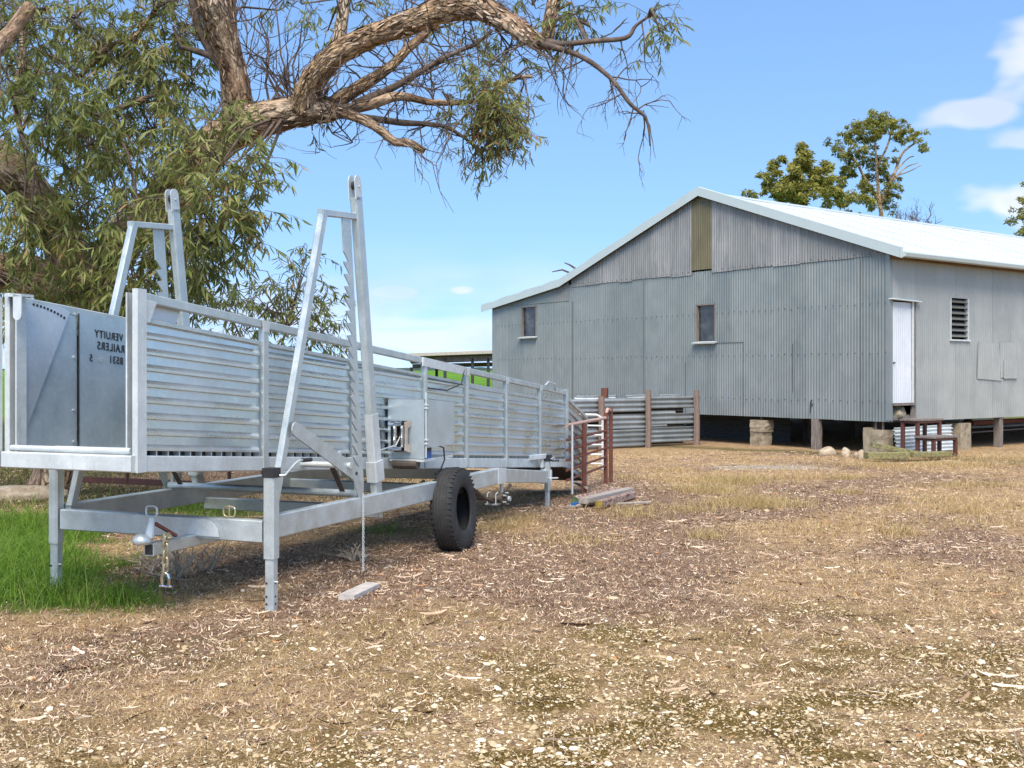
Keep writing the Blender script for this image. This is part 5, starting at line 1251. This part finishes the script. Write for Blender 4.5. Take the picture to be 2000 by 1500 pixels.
# twigs: bare forks along the limbs
tw = MB()
def spawn(Q, n, L, r, depth, up=0., lo=.2, hi=1.):
    for k in range(n):
        i = int(rr.uniform(lo, hi)*(len(Q)-1)); d = Vector((rr.gauss(0,1), rr.gauss(0,.6), rr.gauss(up,.9))); twigs(tw, Q[i], d, L*rr.uniform(.6,1.3), r, depth, rr, up)
for idx, n, L, r, dp, up in ((3, 14, .5, .012, 2, .6), (5, 22, .55, .011, 2, .2), (6, 8, .28, .007, 1, -.2), (7, 14, .6, .013, 2, .3), (8, 20, .5, .011, 2, -.1), (9, 16, .55, .011, 2, .1), (10, 14, .45, .009, 2, -.2), (13, 9, .36, .008, 2, -.3), (14, 10, .36, .008, 2, -.5), (4, 10, .7, .012, 3, .5), (15, 8, .6, .009, 2, .3), (0, 6, .6, .012, 2, .2), (1, 14, .7, .012, 2, 0), (2, 14, .6, .012, 2, 0), (17, 10, .5, .008, 2, 0), (18, 10, .5, .008, 2, 0), (19, 10, .5, .008, 2, 0), (20, 8, .4, .008, 2, 0)):
    spawn(limbs[idx][0], n, L, r, dp, up, .25 if idx != 3 else .75)
for (x_, y_) in ((520, 60), (560, 120), (500, 140), (545, 180), (580, 60), (600, 130), (535, 40), (490, 90)):     # bare fan in the fork
    b0 = DP(rr.uniform(520, 600), 205, 12.3); e0 = DP(x_, y_, 12.5); twigs(tw, b0, e0-b0, (e0-b0).length*1.1, .016, 3, rr, .3)
for (x0, y0, x1, y1) in ((1062, 100, 1105, 190), (1068, 100, 1128, 180), (1190, 150, 1290, 155), (1230, 200, 1300, 262), (1160, 80, 1220, 30), (930, 195, 880, 330), (790, 275, 840, 345)):
    twigs(tw, DP(x0, y0, 10.6), DP(x1, y1, 10.4)-DP(x0, y0, 10.6), (DP(x1, y1, 10.4)-DP(x0, y0, 10.6)).length, .009, 1, rr, -.2)
# curled flakes of bark lifting off the big limbs
fl = [MB(), MB()]
for idx, n in ((3, 420), (4, 300), (5, 560), (1, 160), (6, 30), (0, 80)):
    Q, RR = limbs[idx]
    for k in range(n):
        i = rr.randrange(1, len(Q)-1); d = (Q[i+1]-Q[i-1]).normalized(); a = rr.random()*6.283; u_ = d.orthogonal().normalized(); s_ = d.cross(u_)
        nr = (u_*math.cos(a)+s_*math.sin(a)); tg = d.cross(nr); b0 = Q[i]+nr*RR[i]*1.0; Lf = rr.uniform(.03, .13); wf = rr.uniform(.004, .014); vs = []
        ax_ = (d+tg*rr.gauss(0,.25)).normalized()*rr.choice([-1, 1]); cu_ = rr.uniform(.004, .024)
        for j in range(4):
            t = j/3; c_ = b0+ax_*Lf*(t-.3)+nr*(.004+cu_*t*t); w_ = wf*(.5, 1., .8, .25)[j]; vs += [c_-tg*w_-nr*.004, c_+tg*w_+nr*.004]
        fl[k % 2].add(vs, [(0,1,3,2),(2,3,5,4),(4,5,7,6)])
o = fl[0].build('peeling_bark', plain('pale_bark_flake', (.56,.42,.30), .9, var=.35, scale=6), GT); o['kind'] = 'stuff'
o = fl[1].build('dark_peeling_bark', plain('dark_bark_flake', (.20,.125,.085), .9, var=.4, scale=6), GT); o['kind'] = 'stuff'
# crown: clumps of hanging sprigs, each joined by a branchlet to the nearest limb
lv = Leaves()
allp = [(q, i) for i, (Q, _) in enumerate(limbs) for q in Q]
def clump(x_, y_, Y_, rpx, n, tone=.42, leafL=.13, nl=14, link_=True):
    c0 = DP(x_, y_, Y_); r_ = rpx*Y_*K
    if link_:
        q = min(allp, key=lambda a: (a[0]-c0).length)[0]; m_ = (q+c0)/2+Vector((rr.gauss(0,.1), rr.gauss(0,.1), .12)); tw.tube([q, m_, c0], [.022, .015, .008], 5, False)
    for k in range(n):
        o_ = Vector((rr.gauss(0,.5), rr.gauss(0,.55), rr.gauss(0,.5)))*r_; b0 = c0+o_
        if rr.random() < .3: tw.tube([c0, (c0+b0)/2+Vector((0,0,.04)), b0], [.007, .006, .004], 4, False)
        sprig(lv, tw, b0, o_+Vector((rr.gauss(0,.15), rr.gauss(0,.15), rr.gauss(.05,.12))), rr.uniform(.18,.42), rr, leafL, nl, tone=tone)
front = [(430,322,10.8,72,34),(385,400,10.6,82,40),(445,405,10.8,62,30),(335,480,10.8,80,40),(275,425,11.2,70,30),(402,482,10.9,48,22),(470,345,10.9,36,15),(470,430,10.9,40,16),(300,560,11.2,60,30),(240,525,11.4,60,28),(235,590,11.6,50,26),(185,485,11.5,55,20),
         (105,235,11,58,26),(180,225,11,48,22),(60,185,11,55,24),(172,285,11,48,22),(155,405,11.3,52,20),(60,420,11.2,55,22),(95,470,11.4,55,24),(35,480,11.4,40,16),(130,330,11.5,40,12),
         (60,50,12,60,20),(10,40,12,50,18),(150,35,12,60,22),(245,75,12,58,30),(285,125,12,55,30),(235,165,11.8,55,28),(325,195,12,48,22),(350,75,12.3,46,18),(325,15,12.2,60,26),(300,255,12,58,26),(412,235,11.4,40,16),(205,330,12,50,18),(375,165,12.4,38,14),(15,130,11.8,40,14),(240,255,12.2,50,18),(200,115,12.4,46,18),(110,120,12.4,46,16),
         (45,580,12,40,16),(105,600,12.2,40,16),(165,565,12,46,20),(270,610,12.2,40,22),(380,545,11.6,36,14),(345,600,12,40,18),(200,620,12.6,44,18),(140,650,12.8,50,18),(60,650,12.8,50,16),(300,660,12.6,40,14)]
for (x_, y_, Y_, rp, n) in front: clump(x_, y_, Y_, rp, int(n*1.55), rr.uniform(.38,.68), .132, 14)
for k in range(64): clump(rr.uniform(-90, 380), rr.uniform(-80, 600), rr.uniform(13.2, 16), 55, 11, .30, .13, 12, False)   # depth of crown behind
for (x_, y_) in ((-320, 60), (-430, -40), (-380, 120), (-250, 120), (-340, 400), (-450, 330), (-300, 470), (-420, 420), (-220, 300), (-150, 420)): clump(x_, y_, 12.1, 75, 30, .45, .13, 13)
for k in range(12): clump(rr.uniform(-260, 420), rr.uniform(-330, -60), rr.uniform(10.5, 14), 80, 14, .4, .13, 12, False)    # crown above the frame
for (x_, y_, Y_, rp, n, tn) in ((950,172,12.1,28,40,.60),(972,228,12.0,34,96,.68),(990,268,12.0,25,56,.70),(942,312,12.1,16,20,.6),(955,208,12.0,28,60,.66),(950,65,12.2,24,12,.35),(935,92,12.2,20,8,.35),(1125,28,10.3,40,22,.35),(1152,52,10.3,26,10,.35),(1105,60,10.3,26,10,.35),(1290,62,9.9,22,12,.35),(1275,35,9.9,18,6,.3),(590,8,11.5,28,14,.6),(690,20,11.8,30,14,.5),(735,10,11.8,24,9,.5),(845,15,12.4,24,8,.45),(1040,10,10.6,26,9,.4),(610,255,11.9,14,3,.3),(880,205,12.2,40,8,.4),(910,140,12.4,26,6,.35),(640,60,12.4,30,8,.4),(545,20,12.6,30,8,.4),(1000,95,10.6,30,10,.35)):
    clump(x_, y_, Y_, rp, n, tn, .105, 12)
lv.build('crown', LEAF, GT); o = tw.build('twigs', DBARK, GT, True); o['kind'] = 'stuff'

def sapling(name, label, base, stems, clumps, leafL=.12, nl=12, mat=None):
    global lv, tw
    t_ = thing(name, label, 'tree', (0, 0, 0)); lv = Leaves(); tw = MB()
    st = MB(); uv = []
    for s_ in stems:
        Q, _ = limb(st, uv, [base]+[DP(*q) for q in s_], [.035, .025, .016, .010][:len(s_)+1] if len(s_) < 4 else [.035]+[.02]*len(s_), 8, .1, 3, 4)
    bark_obj('trunk', st, uv, t_, DBARK)
    for (x_, y_, Y_, rp, n) in clumps:
        c0 = DP(x_, y_, Y_); tw.tube([DP(*stems[0][min(1, len(stems[0])-1)]), (DP(*stems[0][-1])+c0)/2, c0], [.012, .009, .005], 4, False)
        clump(x_, y_, Y_, rp, n, .36, leafL, nl, False)
    lv.build('crown', mat or LEAF, t_); o = tw.build('twigs', DBARK, t_, True); o['kind'] = 'stuff'
sapling('gum_sapling', 'bushy young gum tree standing behind the middle of the ramp', Vector((-3.6, 16.0, -.1)), [[(530, 760, 16, ), (560, 640, 16), (590, 540, 16)], [(500, 760, 16), (470, 660, 16), (440, 600, 16)], [(560, 760, 16), (620, 660, 16), (640, 640, 16)]],
        [(455,520,16,26,6),(430,575,16,34,8),(415,620,16,30,8),(450,600,16,30,9),(520,605,16,50,26),(580,570,16,42,22),(560,640,16,50,30),(620,625,16,42,20),(645,662,16,36,16),(480,645,16,48,24),(600,520,16,26,8),(560,530,16,22,6),(650,590,16,22,7),(535,560,16,30,12),(600,480,16,12,2),(610,660,16,40,18)], .135, 12)

# trees behind the shed: coarser leaf sprays at distance
def far_tree(name, label, Y_, trunk, limbs_, clumps, leaf=.21, mat=None, dens=3.8):
    t_ = thing(name, label, 'tree', (0, 0, 0)); mb = MB(); uv = []
    for k, q in enumerate([trunk]+limbs_): limb(mb, uv, [DP(a, b, Y_+c_) for (a, b, c_, d_) in q], [d_*Y_*K for (a, b, c_, d_) in q], 8, .1, k, 4)
    bark_obj('trunk', mb, uv, t_)
    L2 = Leaves(); r2 = random.Random(len(clumps))
    for (x_, y_, rp, tn) in clumps:
        cc = DP(x_, y_, Y_+r2.uniform(-1.2, 1.2)); R_ = rp*Y_*K
        subs = [(Vector((r2.gauss(0,.75), r2.gauss(0,.75), r2.gauss(0,.62)))*R_, R_*r2.uniform(.25,.62)) for _ in range(7)]
        for k in range(int(rp*rp*.55*dens)):
            so, r_ = subs[r2.randrange(7)]; c0 = cc+so
            o_ = Vector((r2.gauss(0,1), r2.gauss(0,1), r2.gauss(0,1))); o_ = o_.normalized()*r_*r2.uniform(.3,1.15)**.6; o_.z *= .75
            L2.add(c0+o_, Vector((r2.gauss(0,.6), r2.gauss(0,.6), r2.uniform(-1,.3)))+o_*.4, leaf*r2.uniform(.6,1.2), min(1,max(0,tn+.22*o_.z/r_+r2.gauss(0,.13))))  # leaf tint rises with height, sunlit clump tops put into the colour
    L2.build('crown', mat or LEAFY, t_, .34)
far_tree('background_gum', 'rounded olive gum tree rising behind the near half of the roof ridge', 58, [(1570, 600, 0, 7), (1565, 420, 0, 5), (1560, 340, 0, 3)], [],
         [(1520,330,24,.5),(1548,318,24,.55),(1575,322,24,.55),(1500,350,18,.4),(1535,350,26,.45),(1568,352,26,.5),(1600,345,24,.6),(1618,358,20,.6),(1510,376,22,.4),(1545,382,24,.5),(1580,382,26,.5),(1612,380,24,.5),(1560,305,14,.5),(1592,325,14,.45),(1490,372,12,.5),(1628,392,14,.5)])
far_tree('background_gum', 'tall open gum tree with a flat spreading top behind the shed roof', 62, [(1722, 620, 0, 6), (1722, 440, 0, 4.5), (1716, 380, 0, 3.6), (1712, 320, 0, 2.6), (1708, 262, 0, 1.5)],
         [[(1720, 400, 0, 4), (1745, 345, 0, 3), (1762, 300, 0, 2.4), (1790, 278, 0, 1.6)], [(1716, 390, 0, 4), (1690, 350, 0, 3), (1668, 310, 0, 2), (1640, 290, 0, 1.4)], [(1738, 362, 0, 2), (1765, 330, 0, 1.3), (1792, 318, 0, .8)], [(1735, 350, 0, 1.8), (1770, 312, 0, 1.2), (1785, 305, 0, .8)], [(1745, 345, 0, 1.6), (1775, 335, 0, 1), (1800, 322, 0, .7)], [(1712, 330, 0, 2.4), (1735, 280, 0, 2), (1740, 255, 0, 1.2)]],
         [(1700,232,16,.45),(1722,228,16,.42),(1742,240,16,.42),(1690,250,16,.42),(1715,252,20,.5),(1738,258,16,.45),(1660,268,20,.45),(1648,262,12,.4),(1676,262,14,.45),(1700,276,18,.62),(1715,268,14,.6),(1765,258,13,.4),(1780,264,14,.5),(1795,275,14,.5),(1800,288,9,.35),(1690,288,12,.5),(1755,275,10,.4),(1622,276,8,.2),(1630,288,7,.2),
          (1650,318,18,.25),(1668,306,14,.25),(1684,335,22,.30),(1668,345,18,.35),(1712,312,16,.25),(1728,320,14,.3),(1735,345,14,.3),(1742,362,14,.3),(1745,380,12,.35),(1700,360,14,.3),(1650,340,12,.25),(1665,395,20,.55),(1690,388,20,.6),(1715,396,18,.5),(1735,398,14,.5),(1645,402,12,.5)], .18)
far_tree('background_gum', 'olive gum tree at the right edge beyond the roof', 62, [(2020, 600, 0, 7), (2018, 400, 0, 4)], [], [(2004,400,14,.4),(2020,380,18,.4),(1998,430,12,.35),(2012,445,16,.4),(2004,462,12,.45),(2025,420,20,.4),(1994,455,8,.4)], .18)
# dead twiggy scrub showing over the ridge and the rear rake
tw = MB(); t_ = thing('dead_scrub', 'bare grey twigs of a dead shrub showing above the far roof ridge', 'shrub', (0, 0, 0))
for (x_, y_) in ((1770, 428), (1790, 425), (1760, 418), (1815, 434)):
    for k in range(4): twigs(tw, DP(x_, y_+30, 55), Vector((rr.gauss(0,.5), rr.gauss(0,.3), 1)), rr.uniform(.7, 1.15), .028, 3, rr, .4)
tw.build('twigs', DBARK, t_)
tw = MB(); t_ = thing('dead_branches', 'two bare dead branch tips poking past the left rake of the roof', 'branch', (0, 0, 0))
for q in (((1260, 620), (1160, 545), (1118, 535), (1098, 527), (1078, 531)), ((1270, 610), (1150, 540), (1126, 526), (1112, 517), (1102, 513))):
    tw.tube([DP(a, b, 48) for a, b in q], [.16, .08, .05, .04, .02], 5)
for k in range(6): twigs(tw, DP(1165+k*7, 510-k*4.5, 48), Vector((rr.gauss(0,.4), 0, 1)), .16, .02, 1, rr, .4)
tw.build('branch', DBARK, t_)
# far tree line along the paddock
x = np.linspace(-260, 260, 420); V = []; F = []
for k, xx in enumerate(x):
    hgt = 3.6+2.4*float(fbm(xx, 0, .06, 91, 3)); V += [(xx, 560, 1), (xx, 560.5, hgt), (xx, 580, hgt*.95), (xx, 580, 1)]
for k in range(len(x)-1):
    a = 4*k; F += [(a, a+4, a+5, a+1), (a+1, a+5, a+6, a+2), (a+2, a+6, a+7, a+3)]
o = np_mesh('far_treeline', np.array(V), np.array(F), plain('far_foliage', (.035,.055,.05), .9, var=.3, scale=.1)); tag(o, 'dark line of trees along the horizon beyond the paddock', None, kind='stuff')
